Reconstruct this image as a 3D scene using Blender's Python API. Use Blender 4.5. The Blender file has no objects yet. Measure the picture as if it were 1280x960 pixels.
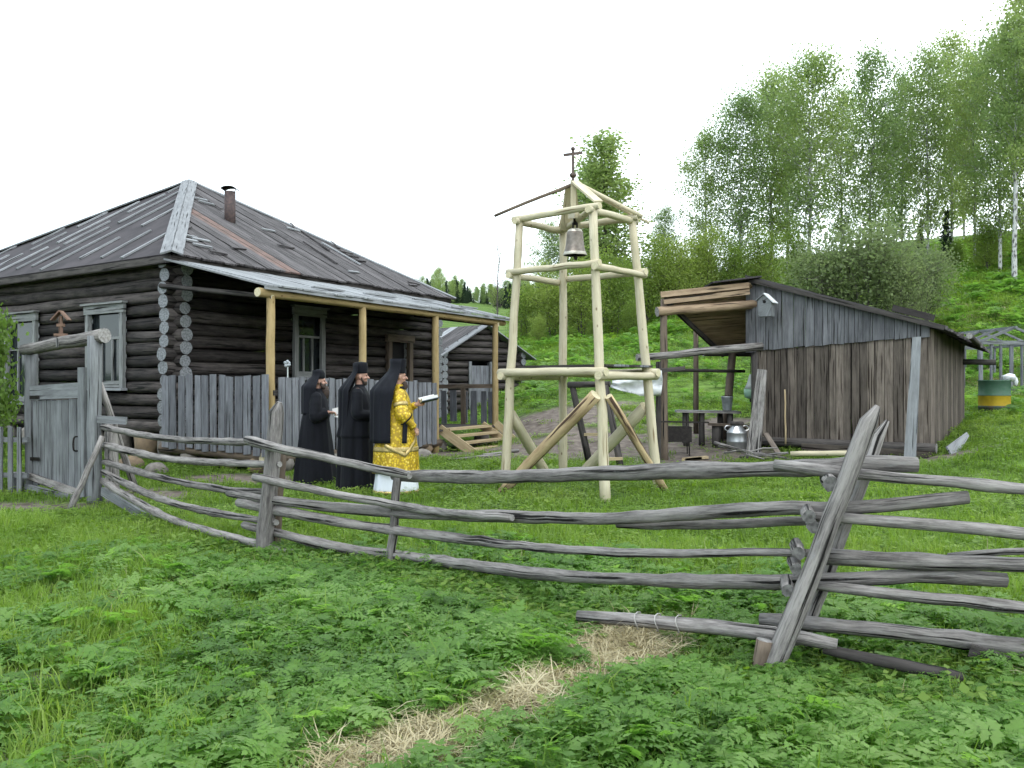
import bpy, bmesh, math, random
import numpy as np
from mathutils import Vector, Matrix
random.seed(7); np.random.seed(7)
R = math.radians
SC = bpy.context.scene
COL = SC.collection

# ------------------------------------------------------------------ camera, sky, sun, exposure
EYE = 1.65
F = 1150.0
cam = bpy.data.objects.new("camera", bpy.data.cameras.new("camera"))
COL.objects.link(cam)
cam.location = (0, 0, EYE); cam.rotation_euler = (R(90), 0, 0)
cam.data.sensor_width = 36; cam.data.lens = 36*F/1280
cam.data.clip_start = 0.05; cam.data.clip_end = 3000
SC.camera = cam
W = bpy.data.worlds.new("World"); SC.world = W; W.use_nodes = True
wn, wl = W.node_tree.nodes, W.node_tree.links
wn.clear()
SUN_EL, SUN_ROT = R(56), R(205)
sky = wn.new("ShaderNodeTexSky"); sky.sky_type = 'NISHITA'; sky.sun_disc = False
sky.sun_elevation = SUN_EL; sky.sun_rotation = SUN_ROT
tc = wn.new("ShaderNodeTexCoord")
mp = wn.new("ShaderNodeMapping"); mp.inputs['Scale'].default_value = (1, 1, 2.6)
nz = wn.new("ShaderNodeTexNoise"); nz.inputs['Scale'].default_value = 1.6; nz.inputs['Detail'].default_value = 5
rp = wn.new("ShaderNodeValToRGB")
rp.color_ramp.elements[0].position = .36; rp.color_ramp.elements[0].color = (1.45, 1.72, 1.84, 1)
rp.color_ramp.elements[1].position = .92; rp.color_ramp.elements[1].color = (4.6, 4.8, 4.8, 1)
mx = wn.new("ShaderNodeMixRGB"); mx.inputs[0].default_value = .9
bg = wn.new("ShaderNodeBackground"); bg.inputs[1].default_value = .105
wo = wn.new("ShaderNodeOutputWorld")
wl.new(tc.outputs['Generated'], mp.inputs[0]); wl.new(mp.outputs[0], nz.inputs['Vector'])
sx = wn.new("ShaderNodeSeparateXYZ"); wl.new(tc.outputs['Generated'], sx.inputs[0])
ma = wn.new("ShaderNodeMath"); ma.operation = 'MULTIPLY_ADD'; ma.inputs[1].default_value = .26
wl.new(sx.outputs[0], ma.inputs[0]); wl.new(nz.outputs['Fac'], ma.inputs[2]); wl.new(ma.outputs[0], rp.inputs[0])
wl.new(sky.outputs[0], mx.inputs[1]); wl.new(rp.outputs[0], mx.inputs[2])
wl.new(mx.outputs[0], bg.inputs[0]); wl.new(bg.outputs[0], wo.inputs[0])
sl = bpy.data.lights.new("sun", 'SUN'); sl.energy = 4.0; sl.angle = R(48); sl.color = (1, .97, .92)
so = bpy.data.objects.new("sun", sl); COL.objects.link(so)
so.rotation_euler = (R(90)-SUN_EL, 0, R(180)-SUN_ROT)   # shines from behind the camera
so.location = (0, -20, 40)
SC.view_settings.view_transform = 'Standard'; SC.view_settings.look = 'None'
SC.view_settings.exposure = 2.75; SC.view_settings.gamma = 1
SC.view_settings.use_curve_mapping = False
SC.cycles.max_bounces = 6; SC.cycles.transparent_max_bounces = 8
SC.cycles.use_denoising = True

def P(x, y, D):            # photo pixel and distance -> point in the place
    return Vector(((x-640)/F*D, D, EYE-(y-480)/F*D))

# ------------------------------------------------------------------ materials
def nodes(name):
    m = bpy.data.materials.new(name); m.use_nodes = True
    nt = m.node_tree; b = nt.nodes['Principled BSDF']
    return m, nt.nodes, nt.links, b

def ramp(n, stops):
    r = n.new("ShaderNodeValToRGB"); cr = r.color_ramp
    while len(cr.elements) < len(stops): cr.elements.new(.5)
    for e, (p, c) in zip(cr.elements, stops): e.position = p; e.color = (*c, 1)
    return r

def wood(name, light, dark, crack=(.02, .018, .016), streak=26, rough=.85, cracks=.30, var=.35, bump=.5, knots=0, lichen=None, along=1.6, fine=.3):
    m, n, l, b = nodes(name)
    uv = n.new("ShaderNodeUVMap"); uv.uv_map = "UVMap"
    oi = n.new("ShaderNodeObjectInfo")
    mp = n.new("ShaderNodeMapping"); mp.inputs['Scale'].default_value = (along, streak, 1)
    l.new(uv.outputs[0], mp.inputs[0])
    a = n.new("ShaderNodeTexNoise"); a.inputs['Scale'].default_value = 1; a.inputs['Detail'].default_value = 6; a.inputs['Roughness'].default_value = .65
    l.new(mp.outputs[0], a.inputs['Vector'])
    mp2 = n.new("ShaderNodeMapping"); mp2.inputs['Scale'].default_value = (1.6, 5, 1)
    l.new(uv.outputs[0], mp2.inputs[0])
    c = n.new("ShaderNodeTexNoise"); c.inputs['Scale'].default_value = 1.5; c.inputs['Detail'].default_value = 4
    l.new(mp2.outputs[0], c.inputs['Vector'])
    mix = n.new("ShaderNodeMath"); mix.operation = 'MULTIPLY_ADD'; mix.inputs[1].default_value = .6
    ms = n.new("ShaderNodeMath"); ms.operation = 'MULTIPLY'; ms.inputs[1].default_value = .45
    l.new(c.outputs['Fac'], ms.inputs[0]); l.new(a.outputs['Fac'], mix.inputs[0]); l.new(ms.outputs[0], mix.inputs[2])
    fn = n.new("ShaderNodeTexNoise"); fn.inputs['Scale'].default_value = 1; fn.inputs['Detail'].default_value = 4; fn.inputs['Roughness'].default_value = .7
    mf = n.new("ShaderNodeMapping"); mf.inputs['Scale'].default_value = (along*5, streak*3.2, 1); mf.inputs['Location'].default_value = (9.1, 4.2, 0)
    l.new(uv.outputs[0], mf.inputs[0]); l.new(mf.outputs[0], fn.inputs['Vector'])
    fa = n.new("ShaderNodeMath"); fa.operation = 'MULTIPLY_ADD'; fa.inputs[1].default_value = fine; fa.inputs[2].default_value = -fine*.5
    l.new(fn.outputs['Fac'], fa.inputs[0])
    fs = n.new("ShaderNodeMath"); fs.operation = 'ADD'; l.new(mix.outputs[0], fs.inputs[0]); l.new(fa.outputs[0], fs.inputs[1])
    r = ramp(n, [(.36, dark), (.64, light)])
    l.new(fs.outputs[0], r.inputs[0])
    col = r.outputs[0]
    # cracks: thin long dark streaks
    mp3 = n.new("ShaderNodeMapping"); mp3.inputs['Scale'].default_value = (.9, streak*1.3, 1); mp3.inputs['Location'].default_value = (3.3, 7.7, 0)
    l.new(uv.outputs[0], mp3.inputs[0])
    k = n.new("ShaderNodeTexNoise"); k.inputs['Scale'].default_value = 1; k.inputs['Detail'].default_value = 3
    l.new(mp3.outputs[0], k.inputs['Vector'])
    kr = ramp(n, [(cracks, (1, 1, 1)), (cracks+.06, (0, 0, 0))])
    l.new(k.outputs['Fac'], kr.inputs[0])
    m1 = n.new("ShaderNodeMixRGB"); m1.inputs[2].default_value = (*crack, 1)
    l.new(kr.outputs[0], m1.inputs[0]); l.new(col, m1.inputs[1]); col = m1.outputs[0]
    if knots:
        mk = n.new("ShaderNodeMapping"); mk.inputs['Scale'].default_value = (2.2, 4.2, 1)
        l.new(uv.outputs[0], mk.inputs[0])
        vo = n.new("ShaderNodeTexVoronoi"); vo.inputs['Scale'].default_value = knots
        l.new(mk.outputs[0], vo.inputs['Vector'])
        vr = ramp(n, [(.055, (1, 1, 1)), (.13, (0, 0, 0))]); l.new(vo.outputs['Distance'], vr.inputs[0])
        m2 = n.new("ShaderNodeMixRGB"); m2.inputs[2].default_value = (dark[0]*.45, dark[1]*.4, dark[2]*.35, 1)
        l.new(vr.outputs[0], m2.inputs[0]); l.new(col, m2.inputs[1]); col = m2.outputs[0]
    if lichen:
        tcn = n.new("ShaderNodeTexNoise"); tcn.inputs['Scale'].default_value = 1; tcn.inputs['Detail'].default_value = 6; tcn.inputs['Roughness'].default_value = .75
        mpl = n.new("ShaderNodeMapping"); mpl.inputs['Scale'].default_value = (5, 18, 1); l.new(uv.outputs[0], mpl.inputs[0])
        l.new(mpl.outputs[0], tcn.inputs['Vector'])
        lr = ramp(n, [(.56, (0, 0, 0)), (.80, (1, 1, 1))]); l.new(tcn.outputs['Fac'], lr.inputs[0])
        m3 = n.new("ShaderNodeMixRGB"); m3.inputs[2].default_value = (*lichen, 1)
        l.new(lr.outputs[0], m3.inputs[0]); l.new(col, m3.inputs[1]); col = m3.outputs[0]
    hv = n.new("ShaderNodeHueSaturation")
    mr = n.new("ShaderNodeMapRange"); mr.inputs['To Min'].default_value = .86*(1-var); mr.inputs['To Max'].default_value = .86*(1+var)
    l.new(oi.outputs['Random'], mr.inputs['Value']); l.new(mr.outputs[0], hv.inputs['Value']); l.new(col, hv.inputs['Color'])
    l.new(hv.outputs[0], b.inputs['Base Color'])
    b.inputs['Roughness'].default_value = rough; b.inputs['Specular IOR Level'].default_value = .25
    hh = n.new("ShaderNodeMath"); hh.operation = 'SUBTRACT'
    l.new(a.outputs['Fac'], hh.inputs[0]); l.new(kr.outputs[0], hh.inputs[1])
    bp = n.new("ShaderNodeBump"); bp.inputs['Strength'].default_value = bump; bp.inputs['Distance'].default_value = .012
    l.new(hh.outputs[0], bp.inputs['Height']); l.new(bp.outputs[0], b.inputs['Normal'])
    return m

def endgrain(name, a, c):
    m, n, l, b = nodes(name)
    uv = n.new("ShaderNodeUVMap"); uv.uv_map = "UVMap"
    vo = n.new("ShaderNodeTexNoise"); vo.inputs['Scale'].default_value = 30; vo.inputs['Detail'].default_value = 4
    l.new(uv.outputs[0], vo.inputs['Vector'])
    r = ramp(n, [(.35, a), (.65, c)]); l.new(vo.outputs['Fac'], r.inputs[0])
    l.new(r.outputs[0], b.inputs['Base Color']); b.inputs['Roughness'].default_value = .9
    bp = n.new("ShaderNodeBump"); bp.inputs['Strength'].default_value = .6; bp.inputs['Distance'].default_value = .01
    l.new(vo.outputs['Fac'], bp.inputs['Height']); l.new(bp.outputs[0], b.inputs['Normal'])
    return m

def plain(name, c1, c2=None, scale=8, rough=.6, metal=0, bump=.2, var=0, spec=.4):
    m, n, l, b = nodes(name)
    t = n.new("ShaderNodeTexCoord")
    z = n.new("ShaderNodeTexNoise"); z.inputs['Scale'].default_value = scale; z.inputs['Detail'].default_value = 6
    l.new(t.outputs['Object'], z.inputs['Vector'])
    r = ramp(n, [(.35, c1), (.65, c2 or tuple(v*.7 for v in c1))]); l.new(z.outputs['Fac'], r.inputs[0])
    l.new(r.outputs[0], b.inputs['Base Color'])
    b.inputs['Roughness'].default_value = rough; b.inputs['Metallic'].default_value = metal
    b.inputs['Specular IOR Level'].default_value = spec
    if bump:
        bp = n.new("ShaderNodeBump"); bp.inputs['Strength'].default_value = bump; bp.inputs['Distance'].default_value = .01
        l.new(z.outputs['Fac'], bp.inputs['Height']); l.new(bp.outputs[0], b.inputs['Normal'])
    return m

def leafmat(name, c_dark, c_mid, c_light, trans=.35, noise_scale=.7, rough=.5):
    m, n, l, b = nodes(name)
    out = n['Material Output']
    g = n.new("ShaderNodeNewGeometry"); oi = n.new("ShaderNodeObjectInfo")
    z = n.new("ShaderNodeTexNoise"); z.inputs['Scale'].default_value = noise_scale; z.inputs['Detail'].default_value = 4
    l.new(g.outputs['Position'], z.inputs['Vector'])
    at = n.new("ShaderNodeAttribute"); at.attribute_name = "tint"
    s = n.new("ShaderNodeMath"); s.operation = 'MULTIPLY_ADD'; s.inputs[1].default_value = .35
    l.new(oi.outputs['Random'], s.inputs[0]); l.new(z.outputs['Fac'], s.inputs[2])
    s2 = n.new("ShaderNodeMath"); s2.operation = 'MULTIPLY_ADD'; s2.inputs[1].default_value = .3
    l.new(at.outputs['Fac'], s2.inputs[0]); l.new(s.outputs[0], s2.inputs[2])
    r = ramp(n, [(.42, c_dark), (.72, c_mid), (1.0, c_light)]); l.new(s2.outputs[0], r.inputs[0])
    l.new(r.outputs[0], b.inputs['Base Color']); b.inputs['Roughness'].default_value = rough
    b.inputs['Specular IOR Level'].default_value = .3
    tr = n.new("ShaderNodeBsdfTranslucent")
    hs = n.new("ShaderNodeHueSaturation"); hs.inputs['Saturation'].default_value = 1.15; hs.inputs['Value'].default_value = 1.25
    l.new(r.outputs[0], hs.inputs['Color']); l.new(hs.outputs[0], tr.inputs[0])
    mxs = n.new("ShaderNodeMixShader"); mxs.inputs[0].default_value = trans
    l.new(b.outputs[0], mxs.inputs[1]); l.new(tr.outputs[0], mxs.inputs[2]); l.new(mxs.outputs[0], out.inputs[0])
    return m

M = {}
M['rail'] = wood("weathered_rail", (.43, .395, .37), (.125, .112, .105), streak=22, cracks=.365, var=.2, bump=.8, fine=.6, lichen=(.42, .42, .41))
M['rail_end'] = endgrain("rail_end_grain", (.22, .20, .185), (.42, .40, .38))
M['peg_end'] = endgrain("weathered_peg_end", (.08, .075, .07), (.22, .21, .20))
M['gate'] = wood("weathered_gate_wood", (.30, .31, .315), (.14, .142, .147), streak=30, cracks=.33, var=.16)
M['picket'] = wood("weathered_picket", (.31, .315, .34), (.15, .152, .165), streak=26, cracks=.33, var=.22)
M['log'] = wood("old_dark_log", (.135, .115, .105), (.036, .031, .030), streak=18, cracks=.36, var=.5, bump=.9)
M['log_lit'] = wood("old_log_grey_end", (.30, .30, .31), (.13, .13, .135), streak=18, cracks=.36, var=.25, bump=.8)
M['log_end'] = endgrain("old_log_end_grain", (.17, .175, .185), (.36, .37, .38))
M['fresh'] = wood("peeled_fresh_pine", (.82, .73, .53), (.62, .53, .35), crack=(.30, .22, .12), streak=16, cracks=.30, var=.07, bump=.35, knots=1.9, rough=.6)
M['fresh_end'] = endgrain("fresh_pine_end", (.66, .56, .36), (.76, .68, .47))
M['brace'] = wood("half_barked_pine", (.74, .57, .33), (.40, .27, .15), crack=(.10, .06, .04), streak=9, cracks=.38, var=.1, bump=.5)
M['porchpost'] = wood("peeled_porch_pine", (.58, .43, .22), (.40, .28, .12), crack=(.22, .14, .07), streak=12, cracks=.30, var=.1, knots=1.6)
M['newboard'] = wood("new_sawn_board", (.66, .52, .32), (.46, .34, .19), crack=(.28, .19, .10), streak=24, cracks=.28, var=.12)
M['shedup'] = wood("grey_shed_siding", (.25, .248, .262), (.11, .11, .118), streak=24, cracks=.35, var=.2)
M['shedlow'] = wood("brown_grey_shed_board", (.25, .205, .17), (.10, .08, .066), crack=(.03, .02, .015), streak=22, cracks=.37, var=.42)
M['shedin'] = wood("brown_roof_underside", (.58, .42, .28), (.30, .20, .13), streak=16, cracks=.34, var=.25)
M['darkwood'] = wood("dark_weathered_wood", (.13, .115, .105), (.05, .043, .04), streak=20, cracks=.36, var=.25)
M['brownpost'] = wood("brown_post", (.26, .20, .15), (.12, .09, .07), streak=16, cracks=.34, var=.2)
M['felt'] = plain("roof_felt", (.085, .072, .076), (.050, .043, .046), scale=1.6, rough=.9, bump=.4)
M['roofboard'] = wood("old_roof_board", (.185, .168, .168), (.085, .075, .076), streak=20, cracks=.37, var=.25)
M['batten'] = wood("pale_grey_batten", (.47, .48, .49), (.28, .28, .29), streak=24, cracks=.33, var=.25)
M['porchroof'] = wood("silver_porch_roof_board", (.42, .43, .44), (.28, .285, .29), streak=16, cracks=.32, var=.14)
M['rust'] = plain("rusty_iron", (.16, .11, .10), (.09, .07, .068), scale=14, rough=.8, metal=.2)
M['rustsheet'] = plain("rusty_sheet", (.24, .15, .125), (.14, .10, .085), scale=5, rough=.85)
M['winframe'] = wood("flaked_window_paint", (.42, .42, .41), (.20, .205, .20), streak=18, cracks=.36, var=.1)
M['pane'] = plain("dark_window_glass", (.035, .042, .045), (.02, .025, .028), scale=2, rough=.06, bump=0, spec=.8)
M['black_in'] = plain("interior_shade", (.018, .016, .015), (.012, .011, .010), rough=.9)  # near-black colour stands in for shade inside rooms, holes and crawl spaces
M['stone'] = plain("field_stone", (.30, .27, .24), (.17, .15, .13), scale=9, rough=.9, bump=.6)
M['brick_earth'] = plain("ochre_foundation_block", (.33, .24, .15), (.22, .16, .11), scale=7, rough=.9, bump=.6)
M['iron'] = plain("dark_iron", (.05, .042, .038), (.03, .026, .024), scale=20, rough=.6, metal=.6)
M['crossmetal'] = plain("brown_painted_iron", (.15, .105, .09), (.09, .065, .055), scale=18, rough=.55, metal=.3)
M['bell'] = plain("cast_bronze_bell", (.36, .31, .27), (.24, .20, .17), scale=14, rough=.5, metal=.35, bump=.12)
M['bellrim'] = plain("worn_bell_rim", (.72, .68, .60), (.58, .53, .45), scale=18, rough=.45, metal=.3)
M['alu'] = plain("dull_aluminium", (.62, .63, .64), (.45, .46, .47), scale=9, rough=.42, metal=.75)
M['zinc'] = plain("galvanised_bucket", (.50, .53, .56), (.36, .39, .42), scale=12, rough=.5, metal=.5)
M['cloth_white'] = plain("white_sheet", (.80, .80, .80), (.70, .71, .73), scale=5, rough=.85)
M['green_pl'] = plain("pale_green_plastic", (.36, .58, .42), (.30, .50, .37), scale=5, rough=.4)
M['white_pl'] = plain("off_white_plastic", (.70, .74, .72), (.58, .62, .60), scale=5, rough=.45)
M['barrel_g'] = plain("faded_green_paint", (.050, .13, .075), (.075, .145, .095), scale=9, rough=.55)
M['barrel_y'] = plain("yellow_paint", (.62, .42, .03), (.50, .33, .025), scale=7, rough=.55)
M['barrel_d'] = plain("dark_green_paint", (.05, .11, .085), (.10, .085, .06), scale=7, rough=.6)
M['icon'] = wood("orange_varnished_pine", (.33, .21, .15), (.20, .12, .09), streak=30, var=.05)
M['skin'] = plain("skin", (.60, .35, .26), (.50, .27, .20), scale=14, rough=.55, bump=.05)
M['beard'] = plain("brown_beard", (.10, .07, .055), (.05, .036, .03), scale=60, rough=.9, bump=.8)
M['eye'] = plain("dark_eye", (.02, .015, .012), rough=.2, bump=0)
M['paper'] = plain("paper", (.80, .79, .76), (.72, .71, .68), scale=6, rough=.8, bump=.05)
M['bookc'] = plain("blue_grey_book_cover", (.06, .08, .12), (.04, .055, .09), rough=.5)
M['straw_tie'] = plain("pale_wire", (.55, .52, .48), rough=.6)

def cloth(name, c1, c2, fold=.35):
    m, n, l, b = nodes(name)
    t = n.new("ShaderNodeTexCoord")
    mp = n.new("ShaderNodeMapping"); mp.inputs['Scale'].default_value = (9, 9, 1.2)
    l.new(t.outputs['Object'], mp.inputs[0])
    z = n.new("ShaderNodeTexNoise"); z.inputs['Scale'].default_value = 1.2; z.inputs['Detail'].default_value = 4
    l.new(mp.outputs[0], z.inputs['Vector'])
    r = ramp(n, [(.3, c1), (.7, c2)]); l.new(z.outputs['Fac'], r.inputs[0]); l.new(r.outputs[0], b.inputs['Base Color'])
    b.inputs['Roughness'].default_value = .8; b.inputs['Specular IOR Level'].default_value = .2
    b.inputs['Sheen Weight'].default_value = .06
    bp = n.new("ShaderNodeBump"); bp.inputs['Strength'].default_value = fold; bp.inputs['Distance'].default_value = .03
    l.new(z.outputs['Fac'], bp.inputs['Height']); l.new(bp.outputs[0], b.inputs['Normal'])
    return m
M['robe'] = cloth("black_robe_cloth", (.006, .0065, .009), (.012, .0125, .017))
M['veil'] = cloth("black_veil_cloth", (.008, .0085, .012), (.015, .016, .022))
M['underskirt'] = cloth("white_linen", (.74, .77, .84), (.84, .86, .90))
def brocade():
    m, n, l, b = nodes("yellow_brocade")
    t = n.new("ShaderNodeTexCoord")
    v = n.new("ShaderNodeTexVoronoi"); v.inputs['Scale'].default_value = 27
    l.new(t.outputs['Object'], v.inputs['Vector'])
    z = n.new("ShaderNodeTexNoise"); z.inputs['Scale'].default_value = 48; z.inputs['Detail'].default_value = 4
    l.new(t.outputs['Object'], z.inputs['Vector'])
    ad = n.new("ShaderNodeMath"); ad.operation = 'MULTIPLY_ADD'; ad.inputs[1].default_value = .6
    l.new(z.outputs['Fac'], ad.inputs[0]); l.new(v.outputs['Distance'], ad.inputs[2])
    r = ramp(n, [(.44, (.92, .78, .30)), (.54, (.82, .58, .03)), (.74, (.74, .50, .015)), (.88, (.46, .29, .02))])
    l.new(ad.outputs[0], r.inputs[0]); l.new(r.outputs[0], b.inputs['Base Color'])
    b.inputs['Roughness'].default_value = .5; b.inputs['Metallic'].default_value = .15
    bp = n.new("ShaderNodeBump"); bp.inputs['Strength'].default_value = .3; bp.inputs['Distance'].default_value = .008
    l.new(ad.outputs[0], bp.inputs['Height']); l.new(bp.outputs[0], b.inputs['Normal'])
    return m
M['brocade'] = brocade()
M['goldband'] = plain("gold_braid", (.62, .48, .20), (.44, .32, .12), scale=60, rough=.45, metal=.3, bump=.4)

M['herb'] = leafmat("herb_leaf", (.150, .285, .068), (.260, .450, .105), (.390, .550, .180), .6, .9, .4)
M['grass'] = leafmat("grass_blade", (.170, .280, .050), (.270, .410, .078), (.385, .500, .125), .5, .6, .5)
M['straw'] = leafmat("dry_straw", (.40, .33, .18), (.56, .48, .29), (.68, .60, .40), .2, 2.5, .7)
M['birchleaf'] = leafmat("birch_leaf", (.230, .320, .140), (.310, .410, .165), (.380, .460, .170), .6, .12, .5)
M['bushleaf'] = leafmat("young_bush_leaf", (.200, .290, .075), (.280, .380, .095), (.360, .440, .125), .6, .16, .5)
M['willowleaf'] = leafmat("willow_leaf", (.180, .245, .110), (.245, .310, .140), (.310, .370, .165), .55, .2, .5)
M['spruceleaf'] = leafmat("spruce_needles", (.018, .040, .022), (.030, .060, .030), (.050, .085, .040), .1, .2, .7)
M['shrubleaf'] = leafmat("shrub_leaf", (.075, .150, .035), (.120, .220, .045), (.180, .290, .060), .4, 1.2, .45)
M['bark'] = plain("grey_bark", (.17, .15, .13), (.09, .08, .07), scale=5, rough=.9, bump=.5)
def birchbark():
    m, n, l, b = nodes("birch_bark")
    t = n.new("ShaderNodeTexCoord")
    mp = n.new("ShaderNodeMapping"); mp.inputs['Scale'].default_value = (6, 6, 3.0); l.new(t.outputs['Object'], mp.inputs[0])
    z = n.new("ShaderNodeTexNoise"); z.inputs['Scale'].default_value = 1.5; z.inputs['Detail'].default_value = 5; l.new(mp.outputs[0], z.inputs['Vector'])
    r = ramp(n, [(.40, (.10, .09, .085)), (.52, (.62, .61, .58))]); l.new(z.outputs['Fac'], r.inputs[0])
    l.new(r.outputs[0], b.inputs['Base Color']); b.inputs['Roughness'].default_value = .8
    return m
M['birchbark'] = birchbark()

# ------------------------------------------------------------------ mesh builder
class MB:
    def __init__(s): s.v = []; s.f = []; s.uv = []; s.mi = []; s.o = (random.random()*40, random.random()*40)
    def face(s, idx, uvs, mi=0):
        s.f.append(tuple(idx)); s.uv.append([(a+s.o[0], b+s.o[1]) for a, b in uvs]); s.mi.append(mi)
    def tube(s, pts, rad, n=10, jit=0., caps=True, capmi=0, squash=None, mi=0, taper_end=None):
        pts = [Vector(p) for p in pts]; m = len(pts)
        if not hasattr(rad, '__len__'): rad = [rad]*m
        t0 = (pts[1]-pts[0]).normalized()
        up = Vector((0, 0, 1)) if abs(t0.z) < .9 else Vector((1, 0, 0))
        side = t0.cross(up).normalized(); base = len(s.v); ln = 0; us = []
        prev = t0
        prof = [1+random.uniform(-jit, jit) for _ in range(n)]
        for i in range(m):
            t = (pts[min(i+1, m-1)]-pts[max(i-1, 0)]).normalized()
            side = (side - t*side.dot(t)).normalized(); nn = side.cross(t)
            if i: ln += (pts[i]-pts[i-1]).length
            us.append(ln)
            for k in range(n):
                a = 2*math.pi*k/n
                r = rad[i]*prof[k]*(1+random.uniform(-jit, jit)*.5)
                d = side*math.cos(a) + nn*math.sin(a)*(squash or 1)
                s.v.append(pts[i]+d*r)
        rm = sum(rad)/m
        for i in range(m-1):
            for k in range(n):
                k2 = (k+1) % n
                va, vb = 2*math.pi*rm*k/n, 2*math.pi*rm*(k+1)/n
                s.face((base+i*n+k, base+i*n+k2, base+(i+1)*n+k2, base+(i+1)*n+k), [(us[i], va), (us[i], vb), (us[i+1], vb), (us[i+1], va)], mi)
        if caps:
            for i, rev in ((0, False), (m-1, True)):
                ids = [base+i*n+k for k in range(n)]
                cs = [(rad[i]*math.cos(2*math.pi*k/n), rad[i]*math.sin(2*math.pi*k/n)) for k in range(n)]
                if not rev: ids = ids[::-1]; cs = cs[::-1]
                s.face(ids, cs, capmi)
        return s
    def hexa(s, c, L=None, mi=0):   # 8 corners: 0-3 one end ring, 4-7 other end ring
        b = len(s.v); s.v += [Vector(p) for p in c]
        L = (s.v[b+4]-s.v[b]).length; w = (s.v[b+1]-s.v[b]).length; t = (s.v[b+2]-s.v[b+1]).length
        s.face((b, b+3, b+2, b+1), [(0, 0), (t*.1, 0), (t*.1, w), (0, w)], mi)
        s.face((b+4, b+5, b+6, b+7), [(0, 0), (0, w), (t*.1, w), (t*.1, 0)], mi)
        acc = 0
        for k in range(4):
            k2 = (k+1) % 4; e = w if k % 2 == 0 else t
            s.face((b+k, b+k2, b+4+k2, b+4+k), [(0, acc), (0, acc+e), (L, acc+e), (L, acc)], mi); acc += e
        return s
    def plank(s, p0, p1, wdir, w, t, tdir=None, w2=None, jit=0., mi=0):
        p0, p1 = Vector(p0), Vector(p1); a = (p1-p0).normalized(); wd = Vector(wdir); wd = (wd-a*wd.dot(a)).normalized()
        td = a.cross(wd).normalized()
        w2 = w2 or w; j = lambda: random.uniform(-jit, jit)
        c = []
        for p, ww in ((p0, w), (p1, w2)):
            e = [a*j(), a*j()]
            for sw, st, q in ((-1, -1, 0), (1, -1, 1), (1, 1, 1), (-1, 1, 0)):
                c.append(p + wd*sw*ww/2 + td*st*t/2 + e[q])
        return s.hexa(c)
    def box(s, c, sx, sy, sz, rz=0):
        c = Vector(c); cs, sn = math.cos(rz), math.sin(rz)
        return s.plank(c-Vector((cs, sn, 0))*sx/2, c+Vector((cs, sn, 0))*sx/2, (-sn, cs, 0), sy, sz)
    def lathe(s, c, prof, n=24, mis=None, capb=True, capt=True):
        c = Vector(c); b = len(s.v)
        for r, z in prof:
            for k in range(n):
                a = 2*math.pi*k/n; s.v.append(c+Vector((r*math.cos(a), r*math.sin(a), z)))
        for i in range(len(prof)-1):
            for k in range(n):
                k2 = (k+1) % n
                s.face((b+i*n+k, b+i*n+k2, b+(i+1)*n+k2, b+(i+1)*n+k), [(i*.1, k*.1), (i*.1, k*.1+.1), (i*.1+.1, k*.1+.1), (i*.1+.1, k*.1)], mis[i] if mis else 0)
        if capb: s.face([b+k for k in range(n)][::-1], [(0, 0)]*n, mis[0] if mis else 0)
        if capt: s.face([b+(len(prof)-1)*n+k for k in range(n)], [(0, 0)]*n, mis[-1] if mis else 0)
        return s
    def ball(s, c, rx, ry, rz, n=12, m=8, jit=0):
        prof = [(max(.02, math.sin(math.pi*i/m)), -math.cos(math.pi*i/m)) for i in range(m+1)]
        b = len(s.v); s.lathe((0, 0, 0), prof, n)
        for i in range(b, len(s.v)):
            q = s.v[i]; g = 1+random.uniform(-jit, jit); s.v[i] = Vector((c[0]+q.x*rx*g, c[1]+q.y*ry*g, c[2]+q.z*rz*g))
        return s
    def grid(s, G, thick=.004, mi=0):   # G[i][j] points -> closed thin sheet
        ni, nj = len(G), len(G[0]); b = len(s.v)
        pts = [[Vector(p) for p in row] for row in G]
        nor = [[None]*nj for _ in range(ni)]
        for i in range(ni):
            for j in range(nj):
                du = pts[min(i+1, ni-1)][j]-pts[max(i-1, 0)][j]; dv = pts[i][min(j+1, nj-1)]-pts[i][max(j-1, 0)]
                q = du.cross(dv); nor[i][j] = q.normalized() if q.length > 1e-9 else Vector((0, 0, 1))
        for sg in (.5, -.5):
            for i in range(ni):
                for j in range(nj): s.v.append(pts[i][j]+nor[i][j]*thick*sg)
        N = ni*nj
        for i in range(ni-1):
            for j in range(nj-1):
                q = [b+i*nj+j, b+(i+1)*nj+j, b+(i+1)*nj+j+1, b+i*nj+j+1]
                u = [(i*.05, j*.05), (i*.05+.05, j*.05), (i*.05+.05, j*.05+.05), (i*.05, j*.05+.05)]
                s.face(q, u, mi); s.face([x+N for x in q[::-1]], u[::-1], mi)
        edge = [(0, j) for j in range(nj)]+[(i, nj-1) for i in range(1, ni)]+[(ni-1, j) for j in range(nj-2, -1, -1)]+[(i, 0) for i in range(ni-2, 0, -1)]
        for k in range(len(edge)):
            a, c = edge[k], edge[(k+1) % len(edge)]
            ia, ic = b+a[0]*nj+a[1], b+c[0]*nj+c[1]
            s.face((ia, ic, ic+N, ia+N), [(0, 0)]*4, mi)
        return s

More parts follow.
